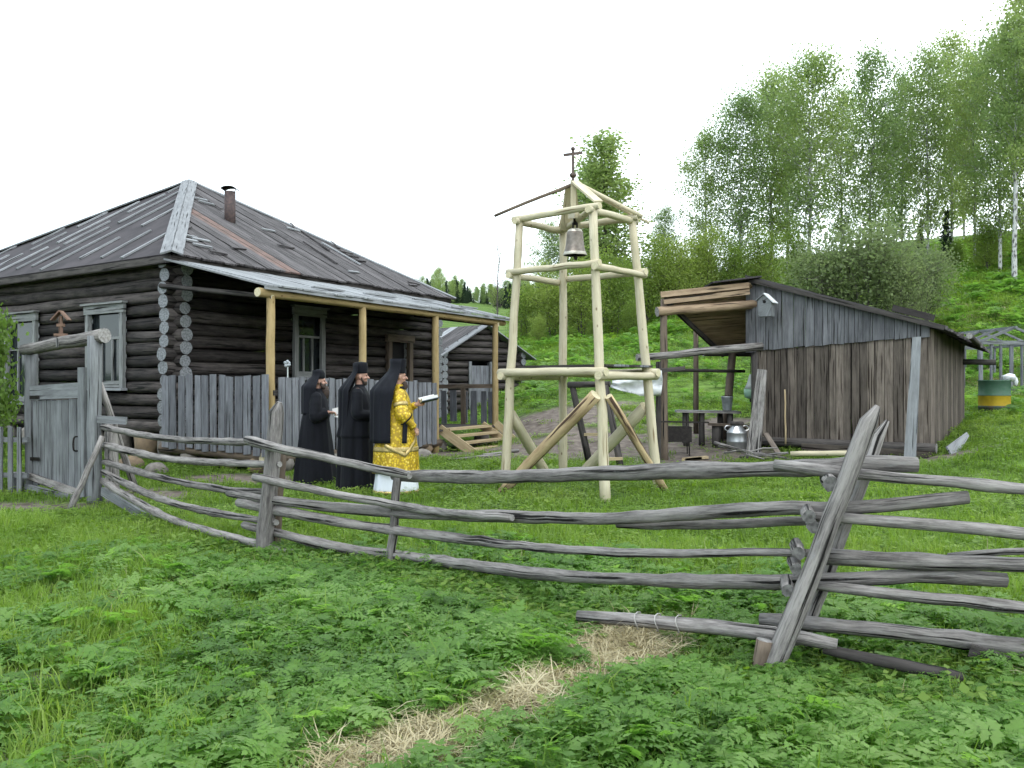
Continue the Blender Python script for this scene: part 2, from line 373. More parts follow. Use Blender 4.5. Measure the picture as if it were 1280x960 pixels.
ORIG = {}
def link(o, parent=None):
    COL.objects.link(o)
    if parent is not None: o.parent = parent
    return o
def tag(o, label=None, cat=None, group=None, kind=None):
    if label: o['label'] = label
    if cat: o['category'] = cat
    if group: o['group'] = group
    if kind: o['kind'] = kind
    return o
def thing(name, label, cat, loc, group=None):
    o = bpy.data.objects.new(name, None); link(o); o.location = loc; o.empty_display_size = .2
    ORIG[o.name] = Vector(loc); return tag(o, label, cat, group)
def build(name, mb, mats, parent=None, smooth=False, origin=None, label=None):
    org = Vector(origin) if origin is not None else (ORIG[parent.name] if parent is not None else Vector((0, 0, 0)))
    me = bpy.data.meshes.new(name)
    me.from_pydata([tuple(v-org) for v in mb.v], [], mb.f)
    if not isinstance(mats, (list, tuple)): mats = [mats]
    for m in mats: me.materials.append(m)
    uvl = me.uv_layers.new(name="UVMap")
    flat = [c for f in mb.uv for uv in f for c in uv]
    uvl.data.foreach_set("uv", flat)
    me.polygons.foreach_set("material_index", mb.mi)
    if smooth:
        me.polygons.foreach_set("use_smooth", [len(f) == 4 or len(f) == 3 for f in mb.f])
    me.update()
    o = bpy.data.objects.new(name, me); link(o, parent)
    if parent is None: o.location = org
    ORIG[o.name] = org
    if label: o['label'] = label
    return o
def solo(name, mb, mats, label, cat, loc, group=None, smooth=False):
    o = build(name, mb, mats, None, smooth, origin=loc); return tag(o, label, cat, group)

def curve(pts, n=4):
    pts = [Vector(p) for p in pts]; out = []
    for i in range(len(pts)-1):
        p0, p1, p2, p3 = pts[max(i-1, 0)], pts[i], pts[i+1], pts[min(i+2, len(pts)-1)]
        for k in range(n):
            t = k/n
            out.append(.5*((2*p1)+(p2-p0)*t+(2*p0-5*p1+4*p2-p3)*t*t+(3*p1-p0-3*p2+p3)*t**3))
    return out+[pts[-1]]

def rlog(p0, p1, r0, r1=None, seg=6, n=10, wob=.0, jit=.04, capmi=1):
    p0, p1 = Vector(p0), Vector(p1); r1 = r0 if r1 is None else r1
    pts = []; rad = []
    for i in range(seg+1):
        t = i/seg; p = p0.lerp(p1, t)
        if 0 < i < seg: p = p+Vector((random.uniform(-wob, wob), random.uniform(-wob, wob), random.uniform(-wob, wob)))
        pts.append(p); rad.append((r0+(r1-r0)*t)*(1+random.uniform(-jit, jit)))
    return MB().tube(pts, rad, n, jit=jit, capmi=capmi)

# ------------------------------------------------------------------ terrain
ctrl = []
def cpx(x, y, D): p = P(x, y, D); ctrl.append((p.x, p.y, p.z))
for X in (-40, -14, -8, -4, 0, 4, 8, 14):
    for Y in (-60, -20, -6, 0, 4, 8): ctrl.append((X, Y, 0))
for X in (-8, -4, -1, 3): ctrl.append((X, 12, 0))
ctrl += [(0, 14, .07), (1.3, 12.8, 0), (.85, 15.3, .1), (2.2, 14, .1), (-6, 16, .2), (-4, 15.4, .12), (-1.5, 20, .14), (-.3, 22.8, .25), (-10, 20, .3), (-14, 24, .4), (-6, 25, .5), (-1, 28, .6),
         (-25, 20, 0), (-30, 40, 1.5), (-60, 60, 5), (-14, 12.5, -.05), (6, 11, .05), (8, 12, .15), (30, 20, 5), (60, 30, 13), (14, 14, 1.0), (20, 8, .8), (60, 0, 5), (120, 0, 8), (-80, 0, -1), (-120, -60, -2), (120, -60, 2), (120, 60, 18), (-120, 60, 6)]
for q in ((700, 552, 20), (850, 575, 17.8), (1160, 572, 16.5), (960, 560, 18.2), (1205, 525, 19.6), (1243, 512, 20.4), (1275, 490, 26), (870, 530, 21.5), (1270, 560, 15),
          (660, 520, 24), (660, 480, 30), (660, 430, 42), (760, 425, 42), (860, 400, 42), (1000, 380, 42), (1100, 362, 44), (1250, 347, 44), (1180, 332, 52), (880, 470, 28), (1000, 460, 28),
          (1000, 350, 55), (860, 380, 55), (760, 405, 55), (660, 415, 55), (1000, 322, 75), (1200, 296, 75), (1450, 272, 75), (760, 395, 90), (1000, 340, 140), (1300, 320, 140),
          (600, 442, 60), (600, 412, 110), (600, 387, 180), (600, 378, 260), (600, 385, 420), (300, 440, 60), (300, 400, 110), (300, 382, 260), (0, 420, 110), (0, 395, 260), (-600, 430, 110), (-600, 420, 300), (760, 366, 260), (1000, 350, 260), (1500, 330, 260), (2500, 330, 200), (1000, 390, 700), (0, 410, 700), (2500, 380, 700), (-2000, 430, 500)):
    cpx(*q)
cA = np.array(ctrl)
def warp(x, y): return np.stack([np.arcsinh(np.asarray(x)/14.), np.arcsinh((np.asarray(y))/14.)], -1)
cw = warp(cA[:, 0], cA[:, 1])
def phi(r2): return np.where(r2 > 1e-12, .5*r2*np.log(np.maximum(r2, 1e-12)), 0)
nC = len(cA)
K = phi(((cw[:, None]-cw[None])**2).sum(-1)) + np.eye(nC)*2e-3
Pm = np.c_[np.ones(nC), cw]
A_ = np.zeros((nC+3, nC+3)); A_[:nC, :nC] = K; A_[:nC, nC:] = Pm; A_[nC:, :nC] = Pm.T
wts = np.linalg.solve(A_, np.r_[np.arcsinh(cA[:, 2]/2.), 0, 0, 0])
def smooth_noise(x, y, s=1., seed=0):
    x = np.asarray(x)*s; y = np.asarray(y)*s
    return (np.sin(x*1.7+seed+1.3*np.sin(y*.9+seed*2))+np.sin(y*2.1-seed+1.1*np.sin(x*1.3+2))+np.sin((x+y)*1.2+seed*3)+np.sin((x-y)*2.7+seed+np.sin(x*2.2)))/4
def height(x, y):
    x = np.atleast_1d(np.asarray(x, float)); y = np.atleast_1d(np.asarray(y, float)); out = np.zeros(len(x))
    for i in range(0, len(x), 8000):
        q = warp(x[i:i+8000], y[i:i+8000])
        out[i:i+8000] = phi(((q[:, None]-cw[None])**2).sum(-1))@wts[:nC] + wts[nC]+q@wts[nC+1:]
    h = np.sinh(np.clip(out, -3, 4.2))*2.
    dd = np.hypot(x, y)
    return h+smooth_noise(x, y, 1.1, 3)*.022+smooth_noise(x, y, 2.7, 8)*.012+smooth_noise(x, y, .25, 5)*np.clip((dd-24)/60, 0, 1)*.35
def gz(x, y): return float(height([x], [y])[0])

def seg_dist(x, y, poly):
    d = np.full(np.shape(x), 1e9)
    for (x0, y0), (x1, y1) in zip(poly[:-1], poly[1:]):
        dx, dy = x1-x0, y1-y0; t = np.clip(((x-x0)*dx+(y-y0)*dy)/(dx*dx+dy*dy), 0, 1)
        d = np.minimum(d, np.hypot(x-x0-t*dx, y-y0-t*dy))
    return d
STRAW = [(-.72, 3.75), (-.32, 4.2), (.05, 4.65), (.36, 5.05), (.62, 5.55), (.78, 5.9)]
def straw_w(x, y):
    d = seg_dist(x, y, STRAW); return np.clip(1.25-d/(.27+.15*smooth_noise(x, y, 4, 1)), 0, 1)
def bare_w(x, y):   # trodden earth in the yard
    w = np.zeros(np.shape(x))
    for cx, cy, rx, ry in ((1.2, 19.6, 3.0, 2.4), (3.6, 18.4, 1.9, 1.8), (-1., 20.0, 1.6, 1.0), (4.6, 20.5, 1.6, 2.2), (-5.4, 13.2, 1.0, .5), (-7.0, 12.2, 1.5, .5), (-4.2, 14.9, 1.4, .6), (-2.6, 5.0, .3, .22), (7.4, 16.0, 1.2, .5), (-2.35, 3.9, .3, .25), (1.2, 23.0, 2.5, 1.8)):
        d = np.hypot((x-cx)/rx, (y-cy)/ry)+smooth_noise(x, y, 2.3, 4)*.35
        w = np.maximum(w, np.clip((1.1-d)*2.2, 0, 1))
    return w

def spaced(a, b, lo, hi, fine):
    c = list(np.arange(lo, hi+1e-6, fine)); s = fine; q = hi
    while q < b: s *= 1.16; q += s; c.append(min(q, b))
    s = fine; q = lo; pre = []
    while q > a: s *= 1.16; q -= s; pre.append(max(q, a))
    return np.array(pre[::-1]+c)
gx = spaced(-900, 900, -11, 13, .22); gy = spaced(-300, 1300, 2.5, 26, .22)
GX, GY = np.meshgrid(gx, gy); gh = height(GX.ravel(), GY.ravel())
me = bpy.data.meshes.new("ground")
nx, ny = len(gx), len(gy)
ii = (np.arange(ny-1)[:, None]*nx+np.arange(nx-1)[None]).ravel()
me.from_pydata(np.c_[GX.ravel(), GY.ravel(), gh].tolist(), [], np.c_[ii, ii+1, ii+nx+1, ii+nx].tolist())
me.polygons.foreach_set("use_smooth", [True]*len(me.polygons))
for nm, w in (("bare", bare_w(GX.ravel(), GY.ravel())), ("straw", straw_w(GX.ravel(), GY.ravel()))):
    at = me.attributes.new(nm, 'FLOAT', 'POINT'); at.data.foreach_set("value", w.astype(np.float32))
def groundmat():
    m, n, l, b = nodes("meadow_ground")
    g = n.new("ShaderNodeNewGeometry")
    z1 = n.new("ShaderNodeTexNoise"); z1.inputs['Scale'].default_value = .35; z1.inputs['Detail'].default_value = 6
    z2 = n.new("ShaderNodeTexNoise"); z2.inputs['Scale'].default_value = 6; z2.inputs['Detail'].default_value = 6
    for z in (z1, z2): l.new(g.outputs['Position'], z.inputs['Vector'])
    r1 = ramp(n, [(.35, (.100, .170, .038)), (.55, (.150, .250, .050)), (.70, (.200, .260, .080))]); l.new(z1.outputs['Fac'], r1.inputs[0])
    r2 = ramp(n, [(.3, (.45, .45, .45)), (.7, (1.15, 1.15, 1.15))]); l.new(z2.outputs['Fac'], r2.inputs[0])
    mu = n.new("ShaderNodeMixRGB"); mu.blend_type = 'MULTIPLY'; mu.inputs[0].default_value = 1
    l.new(r1.outputs[0], mu.inputs[1]); l.new(r2.outputs[0], mu.inputs[2])
    earth = ramp(n, [(.3, (.12, .095, .08)), (.55, (.21, .175, .15)), (.75, (.28, .235, .19))]); l.new(z2.outputs['Fac'], earth.inputs[0])
    a1 = n.new("ShaderNodeAttribute"); a1.attribute_name = "bare"
    mb_ = n.new("ShaderNodeMixRGB"); l.new(a1.outputs['Fac'], mb_.inputs[0]); l.new(mu.outputs[0], mb_.inputs[1]); l.new(earth.outputs[0], mb_.inputs[2])
    st = ramp(n, [(.3, (.22, .17, .09)), (.7, (.42, .35, .22))]); l.new(z2.outputs['Fac'], st.inputs[0])
    a2 = n.new("ShaderNodeAttribute"); a2.attribute_name = "straw"
    mc = n.new("ShaderNodeMixRGB"); l.new(a2.outputs['Fac'], mc.inputs[0]); l.new(mb_.outputs[0], mc.inputs[1]); l.new(st.outputs[0], mc.inputs[2])
    l.new(mc.outputs[0], b.inputs['Base Color']); b.inputs['Roughness'].default_value = .95; b.inputs['Specular IOR Level'].default_value = .1
    bp = n.new("ShaderNodeBump"); bp.inputs['Strength'].default_value = .7; bp.inputs['Distance'].default_value = .05
    l.new(z2.outputs['Fac'], bp.inputs['Height']); l.new(bp.outputs[0], b.inputs['Normal'])
    return m
me.materials.append(groundmat())
ground = tag(link(bpy.data.objects.new("ground", me)), kind='structure')

# ------------------------------------------------------------------ log house
hN = 2.35/164.
Ncor = P(215, 316, hN*F*1.0)                      # near eave corner
uL = Vector((-.806, .592, 0)).normalized(); uR = Vector((.457, .889, 0)).normalized(); wO = Vector((.889, -.457, 0)).normalized()
nLout = Vector((-uL.y, uL.x, 0)); nLout = nLout if nLout.y < 0 else -nLout     # outward from left wall
LL, LR = 12.2, 9.6
EZ = 3.95
Ncor.z = EZ
Lcor = Ncor+uL*LL; Rcor = Ncor+uR*LR; Bcor = Ncor+uL*LL+uR*LR
APEX = Vector((-8.45, 24.1, 6.88))
Nw = Ncor+uL*.38+uR*.38; Nw.z = 0
WL, WR = LL-.8, LR-.75
house = thing("log_house", "old dark log house with a hipped board roof and a veranda of peeled posts", "house", (Nw.x, Nw.y, gz(Nw.x, Nw.y)))
def wallhit(o, d, x, y):
    k = (x-640)/F; s = (k*o.y-o.x)/(d.x-k*d.y); q = o+d*s
    return s, EYE-(y-480)/F*q.y
rows = 13; Z0 = .74; dz = (EZ-.06-Z0)/rows; LRAD = dz/2*1.03
# openings: (s0,s1,z0,z1)
def opening(o, d, x0, x1, yt, yb):
    s0, za = wallhit(o, d, x0, yt); s1, zb = wallhit(o, d, x1, yb)
    xm = (x0+x1)/2; _, zt = wallhit(o, d, xm, yt); _, zb = wallhit(o, d, xm, yb)
    return (min(s0, s1), max(s0, s1), zb, zt)
offL = Nw+nLout*LRAD; offR = Nw+wO*LRAD
winL = [opening(offL, uL, 112, 155, 388, 482), opening(offL, uL, 10, 46, 399, 500)]
winL.append((winL[1][0]+2.9, winL[1][1]+2.9, winL[1][2], winL[1][3]))
winR = [opening(offR, uR, 368, 402, 392, 470)]
doorR = opening(offR, uR, 487, 510, 428, 548); doorR = (doorR[0], doorR[1], .62, doorR[3])
def wall_logs(o, d, length, opens, shift, ext0, ext1):
    for i in range(rows+1):
        z = Z0+dz*(i+.5)-shift*dz
        if z < Z0-.02 or z > EZ: continue
        cuts = sorted((a, b) for a, b, z0, z1 in opens if z0-.05 < z < z1+.05)
        s = -ext0+random.uniform(-.05, .03); spans = []
        for a, b in cuts: spans.append((s, a)); s = b
        spans.append((s, length+ext1+random.uniform(-.04, .04)))
        for a, b in spans:
            if b-a < .05: continue
            p0, p1 = o+d*a, o+d*b; p0 = Vector((p0.x, p0.y, z)); p1 = Vector((p1.x, p1.y, z))
            ns = max(2, int((b-a)/1.2))
            build("wall_log", rlog(p0, p1, LRAD*random.uniform(.93, 1.07), seg=ns, n=9, wob=.016, jit=.05), [M['log'], M['log_end']], house, True)
wall_logs(Nw, uL, WL, winL, 0, .30, .30)
wall_logs(Nw, uR, WR, winR+[doorR], .5, .30, .25)
Bw = Nw+uL*WL+uR*WR
for (o, d, ln) in ((Nw+uL*WL, uR, WR), (Nw+uR*WR, uL, WL)):
    for i in range(rows):
        z = Z0+dz*(i+.5); p0, p1 = o-d*.3, o+d*(ln+.3)
        build("wall_log", rlog((p0.x, p0.y, z), (p1.x, p1.y, z), LRAD, seg=3, n=7), [M['log'], M['log_end']], house, True)
# interior darkness painted into a near-black floor and ceiling
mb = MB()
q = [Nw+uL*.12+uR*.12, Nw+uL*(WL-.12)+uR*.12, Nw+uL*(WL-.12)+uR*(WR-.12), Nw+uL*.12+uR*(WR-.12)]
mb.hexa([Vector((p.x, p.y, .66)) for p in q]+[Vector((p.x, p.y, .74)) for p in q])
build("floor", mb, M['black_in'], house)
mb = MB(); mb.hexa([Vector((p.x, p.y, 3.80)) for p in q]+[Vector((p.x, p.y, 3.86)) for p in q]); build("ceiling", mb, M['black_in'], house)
# bright hewn ends of the corner logs are the log_end caps; whitish corner casing
# windows
def window(o, d, out, op, bars=True):
    s0, s1, z0, z1 = op
    def pt(s, z, off): p = o+d*s+out*off; return Vector((p.x, p.y, z))
    mb = MB(); fw = .13
    mb.plank(pt(s0+fw/2-.06, z0-.05, .03), pt(s0+fw/2-.06, z1+.12, .03), d, fw, .07)
    mb.plank(pt(s1-fw/2+.06, z0-.05, .03), pt(s1-fw/2+.06, z1+.12, .03), d, fw, .07)
    mb.plank(pt(s0-.10, z1+.02, .045), pt(s1+.10, z1+.02, .045), (0, 0, 1), .17, .06)
    mb.plank(pt(s0-.14, z1+.13, .07), pt(s1+.14, z1+.13, .07), (0, 0, 1), .04, .12)
    mb.plank(pt(s0, z0+.03, .03), pt(s1, z0+.03, .03), (0, 0, 1), .13, .06)
    w = build("window", mb, M['winframe'], house)
    mb = MB(); mb.plank(pt((s0+s1)/2, z0, -.06), pt((s0+s1)/2, z1, -.06), d, s1-s0, .012); build("pane", mb, M['pane'], w)
    mb = MB(); mb.plank(pt(s0-.12, z0-.07, .07), pt(s1+.12, z0-.07, .07), out, .14, .05); build("sill", mb, M['batten'], w)
    if bars:
        for fr in (.36, .68):
            mb = MB(); mb.plank(pt(s0+(s1-s0)*fr, z0+.05, -.03), pt(s0+(s1-s0)*fr, z0+(z1-z0)*.62, -.03), d, .045, .035); build("muntin", mb, M['winframe'], w)
        mb = MB(); mb.plank(pt(s0+.05, z0+(z1-z0)*.63, -.03), pt(s1-.05, z0+(z1-z0)*.63, -.03), (0, 0, 1), .05, .04); build("muntin", mb, M['winframe'], w)
    return w
for op in winL: window(offL, uL, nLout, op)
window(offR, uR, wO, winR[0])
s0, s1, z0, z1 = doorR
def ptR(s, z, off): p = offR+uR*s+wO*off; return Vector((p.x, p.y, z))
mb = MB()
mb.plank(ptR(s0-.06, .62, .02), ptR(s0-.06, z1+.1, .02), uR, .16, .10); mb.plank(ptR(s1+.06, .62, .02), ptR(s1+.06, z1+.1, .02), uR, .16, .10)
mb.plank(ptR(s0-.2, z1+.09, .04), ptR(s1+.2, z1+.09, .04), (0, 0, 1), .18, .09)
dr = build("door", mb, M['brownpost'], house)
mb = MB(); mb.plank(ptR((s0+s1)/2, .62, -.14), ptR((s0+s1)/2, z1, -.14), uR, s1-s0, .04); build("doorway_shade", mb, M['black_in'], dr)  # near-black panel paints the dark of the open doorway
# foundation stones and sill beams
for o, d, ln, st in ((Nw, uL, WL, .85), (Nw, uR, WR, .8)):
    s = -.1
    while s < ln:
        p = o+d*s; g = gz(p.x, p.y)
        mb = MB().ball((p.x, p.y, (g+Z0)/2-.02), .20+random.random()*.07, .18+random.random()*.05, (Z0-g)/2+.06, 9, 6, .16)
        build("foundation_stone", mb, M['stone'] if random.random() < .75 else M['brick_earth'], house, True)
        s += st*(.8+random.random()*.5)
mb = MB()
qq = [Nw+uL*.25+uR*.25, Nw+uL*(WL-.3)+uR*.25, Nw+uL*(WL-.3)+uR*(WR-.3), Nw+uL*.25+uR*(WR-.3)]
mb.hexa([Vector((p.x, p.y, 0.0)) for p in qq]+[Vector((p.x, p.y, .6)) for p in qq]); build("crawl_space_shade", mb, M['black_in'], house)  # added black block, shade under the log walls put into its colour

# main roof: four planes
def roofplane(o, u, ln, lift=0):
    ea = (APEX-o).dot(u); fall = APEX-(o+u*ea); n = u.cross(fall).normalized()
    if n.z < 0: n = -n
    def pt(e, v, h=0): return o+u*e+fall*v+n*h
    def vmax(e): return e/ea if e < ea else (ln-e)/(ln-ea)
    return ea, fall, pt, vmax
def strip(mb, pt, vmax, ea, e0, e1, v0, v1, h0, h1):
    v1a, v1b = min(v1, vmax(e0)), min(v1, vmax(e1))
    if v1a <= v0+.01 and v1b <= v0+.01: return False
    v1a, v1b = max(v1a, v0+.002), max(v1b, v0+.002)
    mb.hexa([pt(e0, v0, h0), pt(e1, v0, h0), pt(e1, v0, h1), pt(e0, v0, h1), pt(e0, v1a, h0), pt(e1, v1b, h0), pt(e1, v1b, h1), pt(e0, v1a, h1)])
    return True
eaL, fL, ptL, vmL = roofplane(Ncor, uL, LL)
def tri_sheet(o, u, ln, mat, h=.05):
    ea, f, pt, vm = roofplane(o, u, ln); mb = MB(); b = len(mb.v)
    mb.v += [pt(0, 0, 0), pt(ln, 0, 0), pt(ea, 1, 0), pt(0, 0, h), pt(ln, 0, h), pt(ea, 1, h)]
    mb.face((0, 2, 1), [(0, 0), (ea, 5), (ln, 0)]); mb.face((3, 4, 5), [(0, 0), (ln, 0), (ea, 5)])
    for a, c in ((0, 1), (1, 2), (2, 0)): mb.face((a, c, c+3, a+3), [(0, 0), (1, 0), (1, .1), (0, .1)])
    return build("roof_sheet", mb, mat, house)
tri_sheet(Ncor, uL, LL, M['felt']); tri_sheet(Ncor, uR, LR, M['felt'], .03)
tri_sheet(Lcor, uR, LR, M['felt']); tri_sheet(Rcor, uL, LL, M['felt'])
# left plane: pale battens holding the felt, some broken
e = .55
while e < LL-.3:
    vm = vmL(e); v = 0.0
    if random.random() < .45: segs = [(0.01, vm-.02)]
    else:
        segs = []; v = random.uniform(.01, .08)
        while v < vm-.05:
            l_ = random.uniform(.16, .5); segs.append((v, min(v+l_, vm-.02))); v += l_+random.uniform(.02, .14)
    for a, b in segs:
        if b-a < .04: continue
        mb = MB(); j = random.uniform(-.05, .05); j2 = random.uniform(-.05, .05); ww = random.uniform(.028, .05)
        mb.plank(ptL(e+j, a, .075), ptL(e+j2, b, .075), uL, ww*2, .035); build("roof_batten", mb, M['batten'], house)
    e += random.uniform(.75, 1.15)
# right plane: old boards down the fall line
eaR, fR, ptR2, vmR = roofplane(Ncor, uR, LR)
e = .0
while e < LR-.05:
    w = random.uniform(.22, .34); e1 = min(e+w, LR)
    mb = MB(); h = random.uniform(.035, .06)
    if strip(mb, ptR2, vmR, eaR, e+.008, e1-.008, -.012-random.random()*.012, 1, h, h+.035):
        rust = 2.75 < e < 3.35
        build("roof_board", mb, M['rustsheet'] if rust else M['roofboard'], house)
    e = e1
for _ in range(26):      # short loose slats pinning the boards
    e = random.uniform(.6, LR-.8); vm = vmR(e)
    if vm < .15: continue
    v = random.uniform(.04, vm*.92); mb = MB()
    if random.random() < .7: mb.plank(ptR2(e-.22, v, .115), ptR2(e+.22, v+random.uniform(-.012, .012), .115), fR, .07, .03)
    else: mb.plank(ptR2(e-.1, v, .115), ptR2(e+random.uniform(-.1, .3), min(v+.22, vm), .115), uR, .07, .03)
    build("roof_slat", mb, M['roofboard'] if random.random() < .55 else M['batten'], house)
# hip boards
for a, m, w in ((Ncor, M['batten'], .20), (Lcor, M['batten'], .14), (Rcor, M['batten'], .14)):
    mb = MB(); d = (APEX-a).normalized(); sd = d.cross(Vector((0, 0, 1))).normalized()
    up = sd.cross(d).normalized()
    for sg in (-1, 1):
        mb.plank(a-d*.15+up*.09+sd*sg*w*.48, APEX+up*.09+sd*sg*w*.48, sd+up*(-.35*sg)*1, w, .03)
    build("hip_board", mb, m, house)
# eave boards / soffit
for o, u, ln, out in ((Ncor, uL, LL, nLout), (Ncor, uR, LR, wO)):
    a, b = o-u*.03+out*.03, o+u*(ln+.02)+out*.03
    mb = MB().plank((a.x, a.y, EZ-.05), (b.x, b.y, EZ-.05), (0, 0, 1), .12, .03); build("eave_board", mb, M['darkwood'], house)
    inn = -out*.42; mb = MB()
    mb.plank((a.x+inn.x/2, a.y+inn.y/2, EZ-.115), (b.x+inn.x/2, b.y+inn.y/2, EZ-.115), out, .42, .02); build("soffit_board", mb, M['darkwood'], house)
# chimney pipe through the right plane
eC, vC = 2.98, .52
bpt = ptR2(eC, vC, .04)
best = None
for ei in np.linspace(.5, 6, 56):
    for vi in np.linspace(.2, .95, 40):
        q = ptR2(ei, vi, .05)
        if vi > vmR(ei): continue
        px, py = 640+q.x/q.y*F, 480-(q.z-EYE)/q.y*F
        er = (px-288)**2+(py-277)**2
        if best is None or er < best[0]: best = (er, q)
bpt = best[1]; hpx = bpt.y/F
mb = MB().tube([bpt-Vector((0, 0, .2)), bpt+Vector((0, 0, 38*hpx))], .125, 14)
ch = build("chimney_pipe", mb, M['rust'], house, True)
mb = MB(); tz = bpt+Vector((0, 0, 38.2*hpx))
G = [[tz+Vector((.17*math.cos(a)*s, .17*s2, .07*math.sin(a)+.03)) for s2 in np.linspace(-1, 1, 5)] for a in np.linspace(.1, math.pi-.1, 8) for s in (1,)]
mb.grid(G, .012); build("cap", mb, M['darkwood'], ch)
for sg in (-1, 1):
    mb = MB().plank(tz+Vector((sg*.1, 0, -.06)), tz+Vector((sg*.13, 0, .06)), (0, 1, 0), .03, .01); build("cap_bracket", mb, M['iron'], ch)

# veranda
PD = 2.25
O1 = Ncor+wO*PD
OZ = 3.24
def pv(t, o, z): p = O1+uR*t-wO*o; return Vector((p.x, p.y, z))     # t along the veranda, o inward from its outer edge
PT = [0.12, 2.7, 5.37, 8.15]
for t in PT:
    b0 = pv(t, .06, 0); g = gz(b0.x, b0.y)
    build("veranda_post", rlog(pv(t, .06, g-.2), pv(t, .06, OZ-.10), .082, .072, seg=8, n=12, wob=.006, jit=.03), [M['porchpost'], M['fresh_end']], house, True)
build("veranda_beam", rlog(pv(-.2, .06, OZ-.06), pv(8.6, .06, OZ-.06), .075, .07, seg=9, n=10, wob=.006), [M['porchpost'], M['fresh_end']], house, True)
build("veranda_tie_beam", rlog(pv(0.1, 0, OZ-.12), pv(0.1, PD+.4, OZ+.2), .045, seg=3), [M['darkwood'], M['fresh_end']], house, True)
build("veranda_tie_beam", rlog(pv(8.2, 0, OZ-.12), pv(8.2, PD+.2, OZ+.2), .06, seg=3), [M['brownpost'], M['fresh_end']], house, True)
t = -.15; k = 0
while t < 8.75:
    w = random.uniform(.24, .36); a, b = t+.004, min(t+w-.004, 8.8)
    # near end runs up to the eave corner (a raking end), as in the photograph
    sk = 0.0
    zi = 3.86; h = random.uniform(0, .018)
    mb = MB()
    o0, o1 = -.10-random.uniform(0, .05), PD+.05
    c = [pv(a, o0, OZ+.03+h), pv(b, o0, OZ+.03+h), pv(b, o0, OZ+.06+h), pv(a, o0, OZ+.06+h), pv(a, o1, zi+h), pv(b, o1, zi+h), pv(b, o1, zi+.03+h), pv(a, o1, zi+.03+h)]
    mb.hexa(c); build("veranda_roof_board", mb, M['porchroof'], house); t += w
for t in (1.4, 3.3, 3.9, 5.6, 6.3, 7.6):
    mb = MB(); o = random.uniform(.2, 1.3); zz = OZ+.06+(3.86-OZ)*(o+.1)/(PD+.15)+.045
    mb.plank(pv(t, o, zz), pv(t+random.uniform(.5, 1.1), o+random.uniform(-.05, .05), zz+.01), uL*-1, .09, .025); build("roof_slat", mb, M['batten'], house)
mb = MB().plank(pv(-.2, -.10, OZ+.01), pv(8.8, -.10, OZ+.01), (0, 0, 1), .05, .02); build("eave_board", mb, M['batten'], house)
# veranda floor, rim beams, posts beneath
for i in range(9):
    o = .12+i*.25; mb = MB().plank(pv(.1, o, .62), pv(8.2, o, .62), wO, .24, .04, jit=.02); build("floor_board", mb, M['darkwood'], house)
build("rim_log", rlog(pv(-.05, .06, .40), pv(5.5, .06, .36), .11, seg=6, wob=.01), [M['brownpost'], M['fresh_end']], house, True)
build("rim_log", rlog(pv(.05, 0, .42), pv(.05, PD+.3, .50), .10, seg=3, wob=.01), [M['brownpost'], M['fresh_end']], house, True)
for t, o in ((.2, 1.1), (0.1, 1.9), (.5, .1), (1.7, .08), (3.0, .1), (4.2, .05), (5.0, .1), (5.7, .2), (7.9, .3), (.05, .3)):
    p = pv(t, o, 0); g = gz(p.x, p.y)
    mb = MB().ball((p.x, p.y, g+.12), .17+random.random()*.06, .16, .17, 9, 6, .1); build("foundation_stone", mb, M['brick_earth'] if random.random() < .6 else M['stone'], house, True)
# picket panels
def pickets(a, b, zt0, zt1, zb0, zb1, out, mat, w=.155, gap=.045, parent=house, name="picket", th=.025, endsd=.02):
    d = b-a; ln = d.length; d.normalize(); s = .08
    while s < ln-.05:
        ww = w*random.uniform(.85, 1.12); f = s/ln; p = a+d*(s+ww/2)
        zt = zt0+(zt1-zt0)*f+random.uniform(-endsd, endsd); zb = zb0+(zb1-zb0)*f+random.uniform(-endsd, endsd)*2
        mb = MB().plank(Vector((p.x, p.y, zb))+out*.05, Vector((p.x, p.y, zt))+out*.05+d*random.uniform(-.015, .015), d, ww, th, w2=ww*random.uniform(.9, 1), jit=.012)
        build(name, mb, mat, parent); s += ww+gap*random.uniform(.5, 1.5)
pickets(pv(-.02, PD+.25, 0), pv(-.02, .02, 0), 1.80, 1.79, .50, .46, -uR, M['picket'])
pickets(pv(.1, 0, 0), pv(5.3, 0, 0), 1.78, 1.68, .44, .34, wO, M['picket'])
for z in (1.5, .72):
    build("rail", MB().plank(pv(.1, 0, z), pv(5.3, 0, z-.05), (0, 0, 1), .09, .05), M['darkwood'], house)
    build("rail", MB().plank(pv(0, .02, z), pv(0, PD+.2, z), (0, 0, 1), .09, .05), M['darkwood'], house)
pickets(pv(8.25, .1, 0), pv(8.25, PD+.15, 0), 1.46, 1.50, .66, .66, uR, M['picket'], w=.17, gap=.09)
build("rail", MB().plank(pv(8.2, .05, 1.60), pv(8.2, PD+.2, 1.58), (0, 0, 1), .10, .06), M['brownpost'], house)
build("rail", MB().plank(pv(8.2, 1.0, .62), pv(8.2, 1.0, 1.56), wO, .12, .05), M['brownpost'], house)
# stairs
for k in range(4):
    z = .64-.15*k; o = -.05-.17*k
    build("step", MB().plank(pv(5.62+.05*k, o, z), pv(7.55+.05*k, o, z), wO, .25, .05, jit=.02), M['newboard'], house)
for t in (5.60, 7.55):
    build("stringer", MB().plank(pv(t, .1, .66), pv(t+.12, -.75, .10), (0, 0, 1), .20, .05), M['newboard'], house)
build("riser", MB().plank(pv(7.7, -.2, .72), pv(7.9, -.75, .18), (0, 0, 1), .16, .04), M['newboard'], house)

